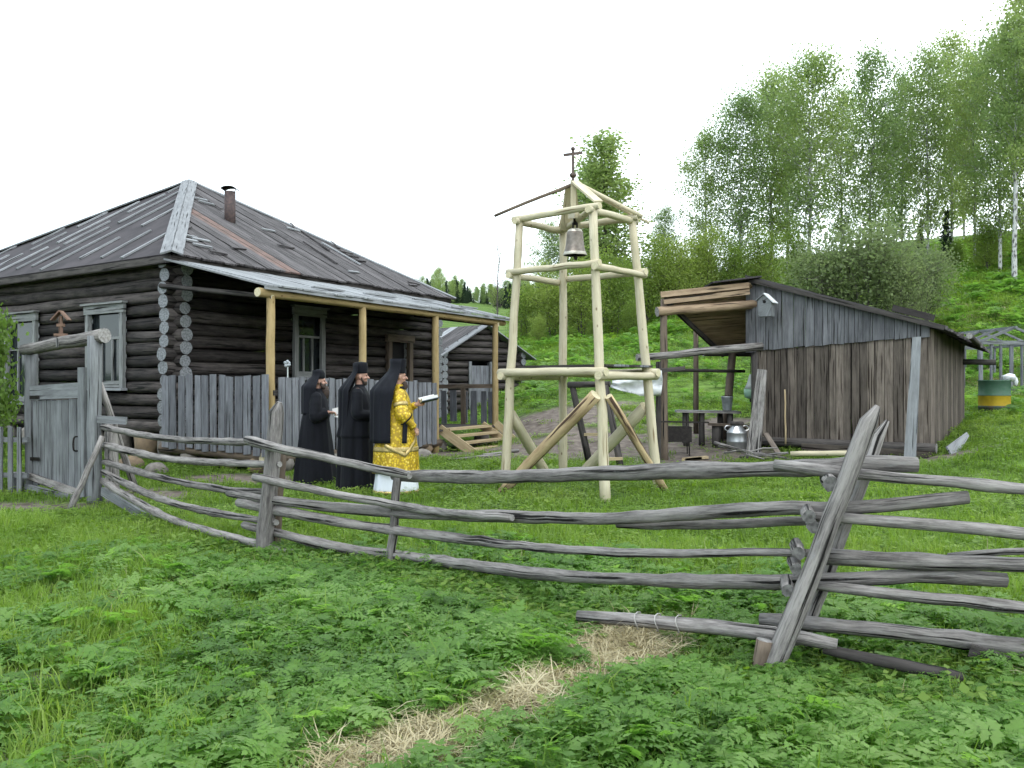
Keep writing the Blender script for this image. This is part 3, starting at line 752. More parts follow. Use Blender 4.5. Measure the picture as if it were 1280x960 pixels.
# ------------------------------------------------------------------ small log barn behind
BD = 30.0
g0 = P(601, 408, BD); 
bl, br = P(553, 440, BD-.6), P(651, 462, BD+1.0)
gd = Vector((br.x-bl.x, br.y-bl.y, 0)); gw = gd.length; gd.normalize()
bk = Vector((-gd.y, gd.x, 0)); bk = (bk+Vector((-.18, 0, 0))).normalized()
bg_z = gz(bl.x, bl.y)-.1
barn = thing("log_barn", "small grey log barn with a gabled plank roof behind the veranda steps", "barn", (bl.x, bl.y, bg_z))
BH = 2.35; BLN = 4.5; mid = bl+gd*gw/2
def bpnt(s, d_, z): p = bl+gd*s+bk*d_; return Vector((p.x, p.y, z))
eavez = 2.62; ridge = 3.52
nr = 9
for i in range(nr):
    z = bg_z+(eavez-bg_z)*(i+.5)/nr; r = (eavez-bg_z)/nr/2*1.03
    for s0_, s1_ in ((-.1, gw*.32), (gw*.58, gw+.1)) if z < bg_z+1.75 else ((-.1, gw+.1),):
        build("wall_log", rlog(bpnt(s0_, 0, z), bpnt(s1_, 0, z), r, seg=3, n=8, wob=.01), [M['log'], M['log_end']], barn, True)
    for s_ in (0, gw): build("wall_log", rlog(bpnt(s_, -.15, z+r), bpnt(s_, BLN, z+r), r, seg=3, n=8), [M['log'], M['log_end']], barn, True)
for i in range(4):
    z = eavez+(ridge-eavez)*(i+.5)/4.2; h = (ridge-z)/(ridge-eavez)*gw/2
    build("gable_log", rlog(bpnt(gw/2-h, 0, z), bpnt(gw/2+h, 0, z), .115, seg=2, n=8), [M['log'], M['log_end']], barn, True)
build("back_wall", MB().plank(bpnt(gw/2, BLN, bg_z), bpnt(gw/2, BLN, eavez), gd, gw, .1), M['log'], barn)
for sg, s_ in ((-1, -.35), (1, gw+.35)):
    n_ = 12
    for i in range(n_):
        d0, d1 = -.35+i*(BLN+.6)/n_, -.35+(i+1)*(BLN+.6)/n_-.02
        ez = eavez-.16
        c = [bpnt(s_, d0, ez), bpnt(s_, d1, ez), bpnt(s_, d1, ez+.035), bpnt(s_, d0, ez+.035), bpnt(gw/2, d0, ridge+.04), bpnt(gw/2, d1, ridge+.04), bpnt(gw/2, d1, ridge+.075), bpnt(gw/2, d0, ridge+.075)]
        build("roof_plank", MB().hexa(c), M['batten'] if i in (0, 4) else M['roofboard'], barn)
dm = MB().plank(bpnt(gw*.45, -.02, bg_z), bpnt(gw*.45, -.02, bg_z+1.72), gd, gw*.24, .05); bd = build("door", dm, M['picket'], barn)
for s_ in (gw*.315, gw*.585): build("door_jamb", MB().plank(bpnt(s_, -.10, bg_z), bpnt(s_, -.10, bg_z+1.85), gd, .10, .08), M['gate'], bd)

# ------------------------------------------------------------------ gate
GR_D, GL_D = 12.6, 13.6
gr_t, gl_t = P(118, 420, GR_D), P(38, 437, GL_D)
gate = thing("garden_gate", "grey board gate hung between two tall posts under a round log lintel", "gate", (gl_t.x, gl_t.y, gz(gl_t.x, gl_t.y)))
for p, r in ((gr_t, .10), (gl_t, .085)):
    build("gate_post", rlog((p.x+.01, p.y, gz(p.x, p.y)-.3), (p.x, p.y, p.z+.0), r, r*.92, seg=6, n=12, wob=.01), [M['gate'], M['rail_end']], gate, True)
la, lb = P(30, 437, GL_D), P(131, 419, GR_D-.05)
build("lintel", rlog(la-Vector((.0, 0, 0)), lb, .085, .10, seg=6, n=12, wob=.008), [M['rail'], M['rail_end']], gate, True)
gd2 = Vector((gr_t.x-gl_t.x, gr_t.y-gl_t.y, 0)); glen = gd2.length; gd2.normalize(); gn = Vector((gd2.y, -gd2.x, 0))
def gp(s, z, o=0): p = gl_t+gd2*s+gn*o; return Vector((p.x, p.y, z))
gb = gz(gl_t.x, gl_t.y)
ptop = lambda s: 1.60+.03*s
s = .10; nb = 8; bw = (glen-.42)/nb
for i in range(nb):
    z1 = ptop(s)-.20
    build("board", MB().plank(gp(s+bw/2, gb+.10+random.uniform(-.02, .02)), gp(s+bw/2+random.uniform(-.01, .01), z1), gd2, bw-.014, .028, jit=.01), M['gate'], gate); s += bw
build("rail", MB().plank(gp(.06, ptop(0)-.08, .03), gp(glen-.22, ptop(1.6)-.08, .03), (0, 0, 1), .21, .03), M['gate'], gate)
build("rail", MB().plank(gp(.06, gb+.22, .05), gp(glen-.3, gb+.06, .05), (0, 0, 1), .10, .05), M['rail'], gate)
build("rail", MB().plank(gp(.06, gb+.05, .09), gp(glen-.2, gb-.04, .09), (0, 0, 1), .12, .05), M['gate'], gate)
build("stile", MB().plank(gp(glen-.22, gb+.02, .04), gp(glen-.24, ptop(2)+.22, .04), gd2, .15, .05), M['gate'], gate)
hnd = MB().tube(curve([gp(glen-.36, .92, .03), gp(glen-.36, .90, .09), gp(glen-.37, .74, .09), gp(glen-.37, .72, .03)], 4), .012, 6)
build("handle", hnd, M['iron'], gate)
for z in (.55, 1.45): build("hinge", MB().plank(gp(.02, z, .04), gp(.35, z+.01, .05), (0, 0, 1), .05, .012), M['iron'], gate)
build("stump", rlog(gp(-.22, gb-.2, .1), gp(-.2, gb+.26, .1), .12, seg=3), [M['gate'], M['rail_end']], gate, True)
# shrine cross with a little roof on the lintel
cb = P(76, 424, (GR_D+GL_D)/2-.03); cz = la.lerp(lb, .46).z+.085
cross = thing("wayside_cross", "small reddish wooden cross under a peaked roof standing on the gate lintel", "cross", (cb.x, cb.y, cz))
build("post", MB().plank((cb.x, cb.y, cz-.05), (cb.x, cb.y, cz+.30), (1, 0, 0), .045, .035), M['icon'], cross)
build("base", MB().plank((cb.x-.08, cb.y, cz+.03), (cb.x+.08, cb.y, cz+.03), (0, 0, 1), .04, .09), M['icon'], cross)
build("crossbar", MB().plank((cb.x-.05, cb.y, cz+.17), (cb.x+.05, cb.y, cz+.17), (0, 0, 1), .04, .05), M['icon'], cross)
for sg in (-1, 1):
    build("roof_panel", MB().plank((cb.x+sg*.005, cb.y, cz+.37), (cb.x+sg*.12, cb.y, cz+.24), (0, 1, 0), .11, .018), M['icon'], cross)
build("drip_cloth", MB().plank((cb.x, cb.y-.1, cz-.14), (cb.x, cb.y-.1, cz-.02), (1, 0, 0), .035, .01), M['winframe'], cross)
# little picket fence left of the gate
pfa, pfb = P(-130, 560, 14.2), P(30, 560, 13.35)
pfb.x += .06
pf = thing("picket_fence", "low paling of narrow grey pickets left of the gate under the shrub", "fence", (pfa.x, pfa.y, gz(pfa.x, pfa.y)))
pickets(Vector((pfa.x, pfa.y, 0)), Vector((pfb.x, pfb.y, 0)), .98, 1.03, .0, .0, Vector((.3, -.95, 0)), M['gate'], w=.085, gap=.085, parent=pf, th=.022, endsd=.03)
build("rail", MB().plank((pfa.x, pfa.y, .80), (pfb.x, pfb.y, .84), (0, 0, 1), .07, .04), M['gate'], pf)
build("rail", MB().plank((pfa.x, pfa.y, .30), (pfb.x, pfb.y, .32), (0, 0, 1), .07, .04), M['gate'], pf)

# ------------------------------------------------------------------ pole fence in front
KX = [100, 125, 340, 490, 700, 1000, 1280, 1700]; KD = [1/12.7, 1/12.4, 1/9.03, 1/8.35, 1/6.75, 1/5.45, 1/5.2, 1/4.9]
def fD(x): return 1/float(np.interp(x, KX, KD))
fence = thing("pole_fence", "old grey fence of long crooked poles laid between leaning posts across the yard", "fence", P(340, 690, 9.03))
def rail(pts, r, dD=0, r2=None, n=10, mat='rail', Ds=None):
    p3 = [P(x, y, Ds[i] if Ds else fD(x)+dD) for i, (x, y) in enumerate(pts)]; c = curve(p3, 5); m = len(c)
    rr = []; q = []
    lw = [0]
    for i in range(1, m): lw.append(lw[-1]+(c[i]-c[i-1]).length)
    L = int(max(8, lw[-1]/.16)); 
    for i in range(L+1):
        t = lw[-1]*i/L; k = min(max(np.searchsorted(lw, t)-1, 0), m-2); f = (t-lw[k])/max(1e-6, lw[k+1]-lw[k])
        p = c[k].lerp(c[k+1], f); rp_ = r+((r2 or r)-r)*i/L
        rad = .84*rp_*p.y/F*(1+.06*math.sin(t*3.1+dD*50)+random.uniform(-.04, .04))
        if random.random() < .10: rad *= 1.16
        p = p+Vector((0, random.uniform(-.008, .008), random.uniform(-.004, .004)))
        q.append(p); rr.append(rad)
    rr[0] *= .86; rr[-1] *= .86
    mb = MB().tube(q, rr, n, jit=.07, capmi=1)
    return build("rail", mb, [M[mat], M['rail_end']], fence, True)
# left panel
rail([(128, 534), (180, 544), (235, 550), (314, 553)], 5, .05)
rail([(308, 549), (345, 560), (392, 569), (450, 582), (512, 595)], 6.5, -.12)
rail([(130, 556), (200, 572), (270, 578), (350, 580)], 5.2, .10)
rail([(130, 577), (200, 597), (280, 612), (334, 614)], 5.0, .08)
rail([(129, 590), (197, 622), (265, 640), (346, 653)], 5.2, .08)
rail([(128, 601), (180, 632), (230, 655), (312, 677), (386, 697)], 5.5, -.06)
rail([(303, 690), (336, 699)], 4.5, .1)
build("rail", MB().plank(P(128, 614, 12.3), P(196, 655, 11.3), (0, 0, 1), .11, .04), M['gate'], fence)
# middle panel
rail([(492, 595), (560, 596), (640, 596), (760, 592), (880, 588), (1000, 586), (1080, 580), (1147, 581)], 8.5, .10, 12.5, 12)
rail([(318, 596), (392, 612), (488, 630), (560, 641), (640, 647)], 6.5, -.10)
rail([(286, 616), (359, 627), (477, 640), (640, 646), (756, 648), (860, 642), (960, 635), (1040, 636), (1130, 630), (1210, 622)], 6.5, .04, 11.5, 12)
rail([(772, 656), (900, 656), (1000, 651), (1052, 655)], 7, .22)
rail([(298, 628), (392, 647), (494, 663), (640, 681), (756, 690), (881, 692), (960, 690), (1030, 692)], 8, -.02, 6.5)
rail([(305, 656), (378, 674), (449, 689), (520, 697), (600, 708), (694, 719), (819, 725), (960, 728), (1060, 724), (1160, 719), (1258, 725)], 6.2, .06, 11, 12)
bot = rail([(722, 770), (850, 780), (960, 792), (1046, 806)], 9.5, -.02, 11, 12, Ds=[5.95, 5.7, 5.42, 5.28])
for x, y in ((797, 776), (822, 778), (848, 780)):
    p = P(x, y, 5.95-(x-722)*.0020); ring = [p+Vector((.012*math.sin(a*2)+.02*math.cos(a), .055*math.cos(a), .055*math.sin(a))) for a in np.linspace(0, 2*math.pi, 13)]
    build("wire_tie", MB().tube(ring, .004, 4), M['straw_tie'], bot)
# right panel
rail([(968, 580), (1040, 590), (1160, 600), (1290, 613), (1480, 630)], 8, .02, 9)
rail([(1003, 643), (1090, 650), (1190, 658), (1290, 668), (1480, 690)], 8.5, -.04, 9.5)
rail([(1030, 696), (1120, 700), (1220, 704), (1480, 712)], 11, .02, 12)
rail([(1185, 694), (1280, 688), (1480, 684)], 5.5, .10)
rail([(1020, 731), (1100, 740), (1200, 751), (1290, 761), (1480, 782)], 8.5, -.02, 10)
rail([(950, 774), (1040, 782), (1150, 793), (1290, 812), (1480, 836)], 11.5, .06, 13, 12)
rail([(1030, 812), (1075, 821), (1130, 832), (1204, 848)], 8, 0, 9, mat='darkwood', Ds=[5.3, 5.2, 5.1, 5.0])
build("rail", MB().plank(P(1212, 812, 5.25), P(1262, 829, 5.15), (0, 0, 1), .07, .03), M['darkwood'], fence)
# small tie pegs whose cut ends show left of the near post
for x, y, r in ((1038, 605, 9.5), (1017, 659, 8), (998, 692, 9), (995, 712, 8.5), (985, 738, 9), (1012, 646, 9)):
    a = P(x, y, 5.29); b = a+Vector((.06, .24, .01))
    build("tie_peg", rlog(a, b, r*5.0/F, seg=3, n=10, jit=.12), [M['rail'], M['peg_end']], fence, True)
def post(b, t, D, r, r2, name="post", mats=None, pointed=False, dY=0):
    p0, p1 = P(*b, D), P(*t, D+dY); d = (p1-p0)
    p0 = p0-d.normalized()*.35
    pts = [p0.lerp(p1, i/9) for i in range(10)]; rr = [r*D/F*(1-.02*i)*(1+random.uniform(-.03, .03)) for i in range(10)]
    for i in range(1, 9): pts[i] = pts[i]+Vector((random.uniform(-.008, .008), 0, random.uniform(-.006, .006)))
    if pointed: pts.append(p1+d.normalized()*.10+Vector((.02, 0, 0))); rr.append(r*D/F*.28)
    return build(name, MB().tube(pts, rr, 12, jit=.04, capmi=1), mats or [M['rail'], M['rail_end']], fence, True)
post((968, 832), (1085, 528), 5.28, 13.8, 13, pointed=True)
post((1004, 795), (1098, 545), 5.62, 9.5, 9, pointed=True)
post((330, 688), (346, 515), 9.12, 11.5, 11, pointed=True)
post((342, 690), (352, 560), 9.3, 8, 8, mats=[M['brownpost'], M['rail_end']])
post((488, 707), (497, 597), 8.30, 6.2, 6)
post((140, 612), (139, 530), 12.55, 9, 9)
post((1380, 830), (1440, 540), 5.0, 15, 14, pointed=True)
build("peg_stump", rlog(P(949, 822, 5.3)-Vector((0, 0, .1)), P(956, 800, 5.3), .05, seg=3), [M['brownpost'], M['rail_end']], fence, True)
build("brace_pole", rlog(P(85, 646, 12.0), P(128, 545, 12.25), .042, .036, seg=5, wob=.01), [M['rail'], M['rail_end']], fence, True)
build("brace_pole", rlog(P(171, 615, 13.4), P(124, 478, 12.75), .05, .045, seg=5, wob=.01), [M['rail'], M['rail_end']], fence, True)
build("cross_board", MB().plank(P(122, 524, 12.5), P(158, 526, 12.5), (0, 0, 1), .10, .05), M['gate'], fence)

# ------------------------------------------------------------------ bell tower
TC = Vector((1.06, 14.05, 0)); TT = Vector((.98, 14.05, 0))
offs = {'F': Vector((.24, -1.25, 0)), 'L': Vector((-1.18, .05, 0)), 'R': Vector((1.16, -.05, 0)), 'B': Vector((-.21, 1.25, 0))}
TZ = 4.15
tower = thing("bell_tower", "open bell tower of freshly peeled pine poles with a bare roof frame and iron cross", "bell tower", (TC.x, TC.y, .05))
def leg(k, z):
    f = z/TZ; s = 1-.27*f; c = TC.lerp(TT, f); q = c+offs[k]*s; return Vector((q.x, q.y, z))
FR = [M['fresh'], M['fresh_end']]
for k in 'FLRB':
    b = leg(k, -.15); gg = gz(b.x, b.y)
    build("leg", rlog(leg(k, gg-.25), leg(k, TZ+.02), .076 if k != 'B' else .07, .060, seg=9, n=12, wob=.010, jit=.035), FR, tower, True)
def ring(z, ext, r, out=.0, skip=(), dz_=0):
    for a, b, name in (('L', 'F', 'beam'), ('F', 'R', 'beam'), ('R', 'B', 'beam'), ('B', 'L', 'beam')):
        p, q = leg(a, z), leg(b, z); d = (q-p).normalized(); cen = TC.lerp(TT, z/TZ); nrm = (p+q)/2-Vector((cen.x, cen.y, z)); nrm.z = 0; nrm.normalize()
        low = .0 if (a, b) in (('L', 'F'), ('R', 'B')) else -.05
        zz = Vector((0, 0, low))
        build(name, rlog(p-d*ext+nrm*out+zz, q+d*ext+nrm*out+zz, r, r*.92, seg=6, n=12, wob=.008), FR, tower, True)
ring(1.82, .17, .064, .085); ring(3.36, .13, .053, .07); ring(TZ+.03, .13, .055, .0)
# platform planks over the right side
for i in range(7):
    t = i/6; a = leg('L', 1.9).lerp(leg('B', 1.9), .55+.4*t) if False else leg('F', 1.9).lerp(leg('R', 1.9), .12+.84*t)
    b = leg('L', 1.9).lerp(leg('B', 1.9), .12+.84*t)
    a = Vector((a.x, a.y, 1.915)); b = Vector((b.x, b.y, 1.915)); aa = b.lerp(a, 1.08)
    build("platform_plank", MB().plank(b.lerp(a, .02), aa, a.cross(Vector((0, 0, 1)))*0+(leg('R', 1.9)-leg('F', 1.9)), .20, .03, jit=.06), M['picket'] if i % 3 else M['darkwood'], tower)
# braces
build("brace", rlog(leg('F', 1.50)+Vector((-.08, -.10, 0)), P(622, 617, 13.75)-Vector((0, 0, .05)), .085, .075, seg=6, wob=.008), [M['brace'], M['fresh_end']], tower, True)
build("brace", rlog(leg('F', 1.48)+Vector((.10, -.06, 0)), P(834, 613, 13.6)-Vector((0, 0, .05)), .058, .055, seg=6, wob=.008), [M['brace'], M['fresh_end']], tower, True)
bf = leg('B', .1)
build("brace", rlog(leg('L', 1.20)+Vector((.02, .10, 0)), bf+Vector((-.22, .02, -.05)), .085, .08, seg=5), FR, tower, True)
build("brace", rlog(leg('R', 1.30)+Vector((-.05, .10, 0)), bf+Vector((.22, .02, -.05)), .095, .09, seg=5), FR, tower, True)
# roof frame
ap = Vector((.935, 14.05, 4.70))
for x, y, D, m in ((618, 270, 14.3, 'brownpost'), (812, 279, 14.0, 'fresh')):
    e_ = P(x, y, D); build("rafter", rlog(ap, e_, .028, .022, seg=5, wob=.008), [M[m], M['fresh_end']], tower, True)
build("rafter", MB().plank(ap+Vector((.02, -.05, .03)), P(748, 252, 13.4), (1, .3, 0), .14, .03), M['fresh'], tower)
build("rafter", rlog(ap+Vector((.05, 0, .02)), P(803, 271, 13.9), .034, .03, seg=4), FR, tower, True)
build("rafter", MB().plank(ap+Vector((0, .06, 0)), leg('B', TZ+.05), (1, .1, 0), .14, .03), M['fresh'], tower)
build("peak_board", MB().plank(ap+Vector((-.03, .10, -.02)), Vector((.93, 14.6, TZ-.05)), (1, 0, 0), .17, .03, w2=.34), M['fresh'], tower)
build("hanger_board", MB().plank(Vector((.90, 14.3, TZ+.12)), Vector((.96, 13.7, TZ+.02)), (0, 0, 1), .10, .06), M['fresh'], tower)
build("bell_beam", rlog(leg('B', TZ+.0)+Vector((0, .05, .0)), leg('F', TZ+.0)+Vector((0, -.05, .0)), .05, seg=4), FR, tower, True)
build("finial_post", MB().plank(Vector((.935, 14.03, 4.30)), Vector((.935, 14.03, 4.74)), (1, 0, 0), .08, .08), M['fresh'], tower)
cr = MB(); cx0 = Vector((.93, 14.03, 4.70)); ct = P(716, 186, 14.03).z
cr.plank(cx0, (cx0.x, cx0.y, ct), (1, 0, 0), .038, .03)
ic = build("cross", cr, M['crossmetal'], tower)
build("crossbar", MB().plank((cx0.x-.145, cx0.y-.01, ct-.10), (cx0.x+.145, cx0.y+.01, ct-.055), (0, 0, 1), .04, .026), M['crossmetal'], ic)
build("knob", MB().ball((cx0.x, cx0.y, ct), .034, .026, .034, 10, 8), M['crossmetal'], ic, True)
build("collar", MB().lathe((cx0.x, cx0.y, 4.80), [(.035, 0), (.052, .02), (.052, .05), (.032, .07)], 12), M['crossmetal'], ic, True)
# bell
BX = Vector((.955, 13.95, 3.60)); hb = .42
bell = thing("bell", "bronze church bell with pale rim hanging under the tower roof frame", "bell", (BX.x, BX.y, BX.z))
prof = [(.178, 0), (.182, .012), (.166, .05), (.150, .10), (.138, .17), (.130, .24), (.125, .31), (.120, .355), (.102, .385), (.060, .405), (.02, .41)]
mis = [1, 1, 0, 0, 0, 0, 0, 1, 1, 0]
build("bell_body", MB().lathe(BX, prof, 28, mis, capb=False), [M['bell'], M['bellrim']], bell, True)
prof2 = [(.170, .004), (.150, .05), (.13, .15), (.115, .30), (.05, .37), (.01, .38)]
build("bell_inside", MB().lathe(BX, prof2, 24, capb=False), M['iron'], bell, True)
build("clapper", MB().tube([BX+Vector((0, 0, .36)), BX+Vector((.01, 0, .03)), BX+Vector((.01, 0, -.03)), BX+Vector((.01, 0, -.07))], [.012, .014, .032, .016], 8), M['iron'], bell, True)
for s_ in (-.03, .03): build("crown_loop", MB().tube(curve([BX+Vector((s_, -.03, .40)), BX+Vector((s_, -.03, .48)), BX+Vector((s_, .03, .48)), BX+Vector((s_, .03, .40))], 4), .012, 6), M['iron'], bell, True)
build("hanger_strap", MB().plank(BX+Vector((0, 0, .46)), BX+Vector((0, 0, .62)), (1, 0, 0), .05, .012), M['iron'], bell)

# ------------------------------------------------------------------ shed with open canopy
aS = R(35)
C1 = P(1160, 572, 16.5); C1.z = 0
dF = Vector((-math.cos(aS), math.sin(aS), 0)); dRw = Vector((math.sin(aS), math.cos(aS), 0))
nF = -dRw; nRw = -dF
WF = 3.18; DS = 3.77
gS = gz(C1.x, C1.y)
shed = thing("plank_shed", "weathered plank shed with a lean-to roof and an open canopy on its left", "shed", (C1.x, C1.y, gS))
def sp(s, d_, z, out=0): p = C1+dF*s+dRw*d_; return Vector((p.x, p.y, z))
topz = lambda s: 2.70+(3.70-2.70)*s/WF       # roof underside along the front wall
botz = lambda s: 2.51+(2.33-2.51)*s/WF
# lower wall boards
s = .0
while s < WF-.02:
    w = random.uniform(.11, .19); e1 = min(s+w, WF)
    gap = random.choice([.006, .008, .012, .035 if .8 < s < 1.9 else .016])
    g = gz(*(C1+dF*s).xy)
    build("wall_board", MB().plank(sp((s+e1)/2, .0, .55+random.uniform(-.06, .05)), sp((s+e1)/2+random.uniform(-.012, .012), .0, botz(s)+.12), dF, e1-s-gap, .025), M['shedlow'], shed); s = e1
# upper siding, proud of the lower boards
s = -.04
while s < WF+.02:
    w = random.uniform(.15, .23); e1 = min(s+w, WF+.06); sm = (s+e1)/2
    c = []
    for (ss, zz) in ((s+.005, botz(s)-random.uniform(.0, .03)), (e1-.005, botz(e1)-random.uniform(0, .03))):
        c.append((ss, zz))
    q0, q1 = c; y0 = -.055
    hx = [sp(q0[0], y0, q0[1]), sp(q1[0], y0, q1[1]), sp(q1[0], y0+.025, q1[1]), sp(q0[0], y0+.025, q0[1]), sp(q0[0], y0, topz(q0[0])), sp(q1[0], y0, topz(q1[0])), sp(q1[0], y0+.025, topz(q1[0])), sp(q0[0], y0+.025, topz(q0[0]))]
    build("siding_board", MB().hexa(hx), M['shedup'], shed); s = e1
build("corner_board", MB().plank(sp(WF+.08, -.07, 2.28), sp(WF+.08, -.07, topz(WF)+.06), dF, .19, .03), M['shedup'], shed)
# right wall boards
s = .0
while s < DS:
    w = random.uniform(.13, .2); e1 = min(s+w, DS); g = gz(*(C1+dRw*s).xy)
    build("wall_board", MB().plank(sp(0, (s+e1)/2, g-.05), sp(0, (s+e1)/2, 2.66-.05*s/DS), dRw, e1-s-.012, .025), M['shedlow'], shed); s = e1
# back and left walls
for i in range(18):
    w = WF/18; build("wall_board", MB().plank(sp(w*(i+.5), DS, .7), sp(w*(i+.5), DS, topz(w*(i+.5))), dF, w-.01, .025), M['shedlow'], shed)
for i in range(18):
    w = (DS-.1)/18; build("wall_board", MB().plank(sp(WF, .08+w*(i+.5), .4), sp(WF, .08+w*(i+.5), 2.35), dRw, w-.012, .025), M['shedlow'], shed)
# base beams
build("sill_beam", rlog(sp(-.15, -.04, .50), sp(WF+.1, -.04, .52), .09, seg=5), [M['darkwood'], M['rail_end']], shed, True)
build("sill_plank", MB().plank(sp(-.1, -.22, .40), sp(2.2, -.20, .46), (0, 0, 1), .12, .05), M['shedlow'], shed)
build("sill_plank", MB().plank(sp(-.2, -.34, .30), sp(1.3, -.32, .34), (0, 0, 1), .10, .05), M['darkwood'], shed)
build("crawl_shade", MB().hexa([sp(.05, .1, .0), sp(WF, .1, .0), sp(WF, DS-.1, .0), sp(.05, DS-.1, .0), sp(.05, .1, .6), sp(WF, .1, .6), sp(WF, DS-.1, .6), sp(.05, DS-.1, .6)]), M['black_in'], shed)  # added black block painted as the shade beneath the shed floor
# main roof boards, laid along the slope
for i in range(15):
    d0 = -.16+i*.275; d1 = d0+.268; h = random.uniform(0, .02)
    s0_, s1_ = WF+.16, -.24-random.uniform(0, .10)-.25*i/15
    zl, zr = topz(WF+.16)+.01+h, topz(0)-.16-.02*i+h
    zr = 2.70-(3.70-2.70)/WF*abs(s1_)*.85-.02*i+h
    mb = MB().hexa([sp(s0_, d0, zl), sp(s0_, d1, zl), sp(s0_, d1, zl+.045), sp(s0_, d0, zl+.045), sp(s1_, d0, zr), sp(s1_, d1, zr), sp(s1_, d1, zr+.045), sp(s1_, d0, zr+.045)])
    build("roof_board", mb, M['roofboard'], shed)
build("fascia", MB().plank(sp(WF+.14, -.19, topz(WF+.1)+.0), sp(-.3, -.19, topz(-.3)+.03), (0, 0, 1), .08, .03), M['darkwood'], shed)
build("rafter", rlog(sp(-.6, .5, 2.52), sp(-.35, DS+.1, 2.40), .055, seg=3), [M['darkwood'], M['rail_end']], shed, True)
build("roof_slab", MB().plank(sp(.10, .9, 2.90), sp(.75, .9, 3.10), dRw, .5, .12), M['darkwood'], shed)
build("rafter_end", rlog(sp(.1, DS-.2, 2.12), sp(-.62, DS-.1, 2.10), .06, seg=2), [M['darkwood'], M['rail_end']], shed, True)
# canopy
ca = P(830, 372, 17.8); cbn = sp(WF+.05, 0, 3.42)
cd = Vector((cbn.x-ca.x, cbn.y-ca.y, 0)); cl = cd.length; cd.normalize()
def cp_(s, d_, z): p = Vector((ca.x, ca.y, 0))+cd*s+dRw*d_; return Vector((p.x, p.y, z))
gC = gz(ca.x, ca.y)
build("canopy_post", rlog((ca.x, ca.y, gC-.2), (ca.x, ca.y, 3.30), .085, .07, seg=6, n=10, wob=.01), [M['brownpost'], M['rail_end']], shed, True)
zl_, zr_ = 3.02, 3.40
build("canopy_beam", rlog(cp_(-.12, -.06, zl_+.02), cp_(cl+.05, -.06, zr_-.16), .10, .095, seg=5, wob=.01), [M['shedin'], M['rail_end']], shed, True)
for i in range(13):
    d0 = -.22+i*.235; d1 = d0+.228; f0, f1 = (d0+.22)/2.9, (d1+.22)/2.9
    za, zb = lambda f: 3.36-1.0*f, lambda f: 3.62-1.2*f
    sL = .05+random.uniform(-.05, .05)
    mb = MB().hexa([cp_(sL, d0, za(f0)), cp_(sL, d1, za(f1)), cp_(sL, d1, za(f1)+.03), cp_(sL, d0, za(f0)+.03), cp_(cl+.02, d0, zb(f0)), cp_(cl+.02, d1, zb(f1)), cp_(cl+.02, d1, zb(f1)+.03), cp_(cl+.02, d0, zb(f0)+.03)])
    build("canopy_board", mb, M['shedin'], shed)
build("canopy_fascia", MB().plank(cp_(.05, -.25, 3.36), cp_(cl, -.25, 3.60), (0, 0, 1), .11, .03), M['shedin'], shed)
build("canopy_fascia", MB().plank(cp_(.1, -.22, 3.23), cp_(cl, -.22, 3.47), (0, 0, 1), .10, .03), M['shedin'], shed)
build("canopy_felt", MB().plank(cp_(cl*.5, -.1, 3.58), cp_(cl+.1, -.1, 3.73), dRw, .45, .03), M['felt'], shed)
build("canopy_rafter", MB().plank(cp_(.10, -.15, 3.25), cp_(.12, 2.7, 2.28), (0, 0, 1), .10, .05), M['darkwood'], shed)
build("canopy_back_beam", rlog(cp_(-.3, 2.55, 2.32), cp_(cl+.3, 2.55, 2.32), .075, seg=4), [M['darkwood'], M['rail_end']], shed, True)
p0, p1 = P(905, 545, 19.6), P(916, 440, 19.8); p0.z = gz(p0.x, p0.y)-.1
build("canopy_post", rlog(p0, p1, .085, .08, seg=4, wob=.01), [M['brownpost'], M['rail_end']], shed, True)
p1 = P(870, 412, 20.4); build("canopy_post", rlog((p1.x, p1.y, gz(p1.x, p1.y)), p1, .06, seg=3), [M['brownpost'], M['rail_end']], shed, True)
build("tie_pole", rlog(P(796, 447, 17.3), P(952, 433, 17.95), .07, .085, seg=6, wob=.012), [M['rail'], M['rail_end']], shed, True)
build("tie_pole", rlog(P(820, 462, 17.5), P(930, 464, 19.5), .035, seg=5, wob=.012), [M['darkwood'], M['rail_end']], shed, True)
p1 = sp(WF+.02, .05, 2.4); build("corner_post", rlog((p1.x, p1.y, .1), p1, .09, seg=3), [M['darkwood'], M['rail_end']], shed, True)
# birdhouse
bh = P(960, 384, 17.85)
bird = thing("birdhouse", "little grey birdhouse with a slanting white lid on the shed gable", "birdhouse", (bh.x, bh.y, bh.z-.18))
def bq(s, d_, z): return Vector((bh.x, bh.y, bh.z))+dF*s+nF*d_+Vector((0, 0, z))
mb = MB(); hw = .135
mb.v += [bq(-hw, .0, -.19), bq(hw, .0, -.19), bq(hw, .2, -.19), bq(-hw, .2, -.19), bq(-hw, .0, .10), bq(hw, .0, .13), bq(hw, .2, .13), bq(-hw, .2, .10), bq(.0, 0, .24), bq(.0, .2, .24)]
for f in ((0, 1, 2, 3), (3, 2, 6, 9, 7), (1, 0, 4, 8, 5), (0, 3, 7, 4), (2, 1, 5, 6), (4, 7, 9, 8), (5, 8, 9, 6)): mb.face(f, [(0, 0), (0, .2), (.3, .2), (.3, 0), (.2, .1)][:len(f)])
build("box", mb, M['gate'], bird)
build("entrance_hole", MB().tube([bq(.0, .19, .09), bq(.0, .206, .09)], .032, 12), M['black_in'], bird)
build("lid", MB().plank(bq(-.19, .1, .06), bq(.01, .1, .255), nF, .27, .02), M['cloth_white'], bird)
build("lid", MB().plank(bq(.0, .1, .255), bq(.17, .1, .12), nF, .27, .02), M['gate'], bird)

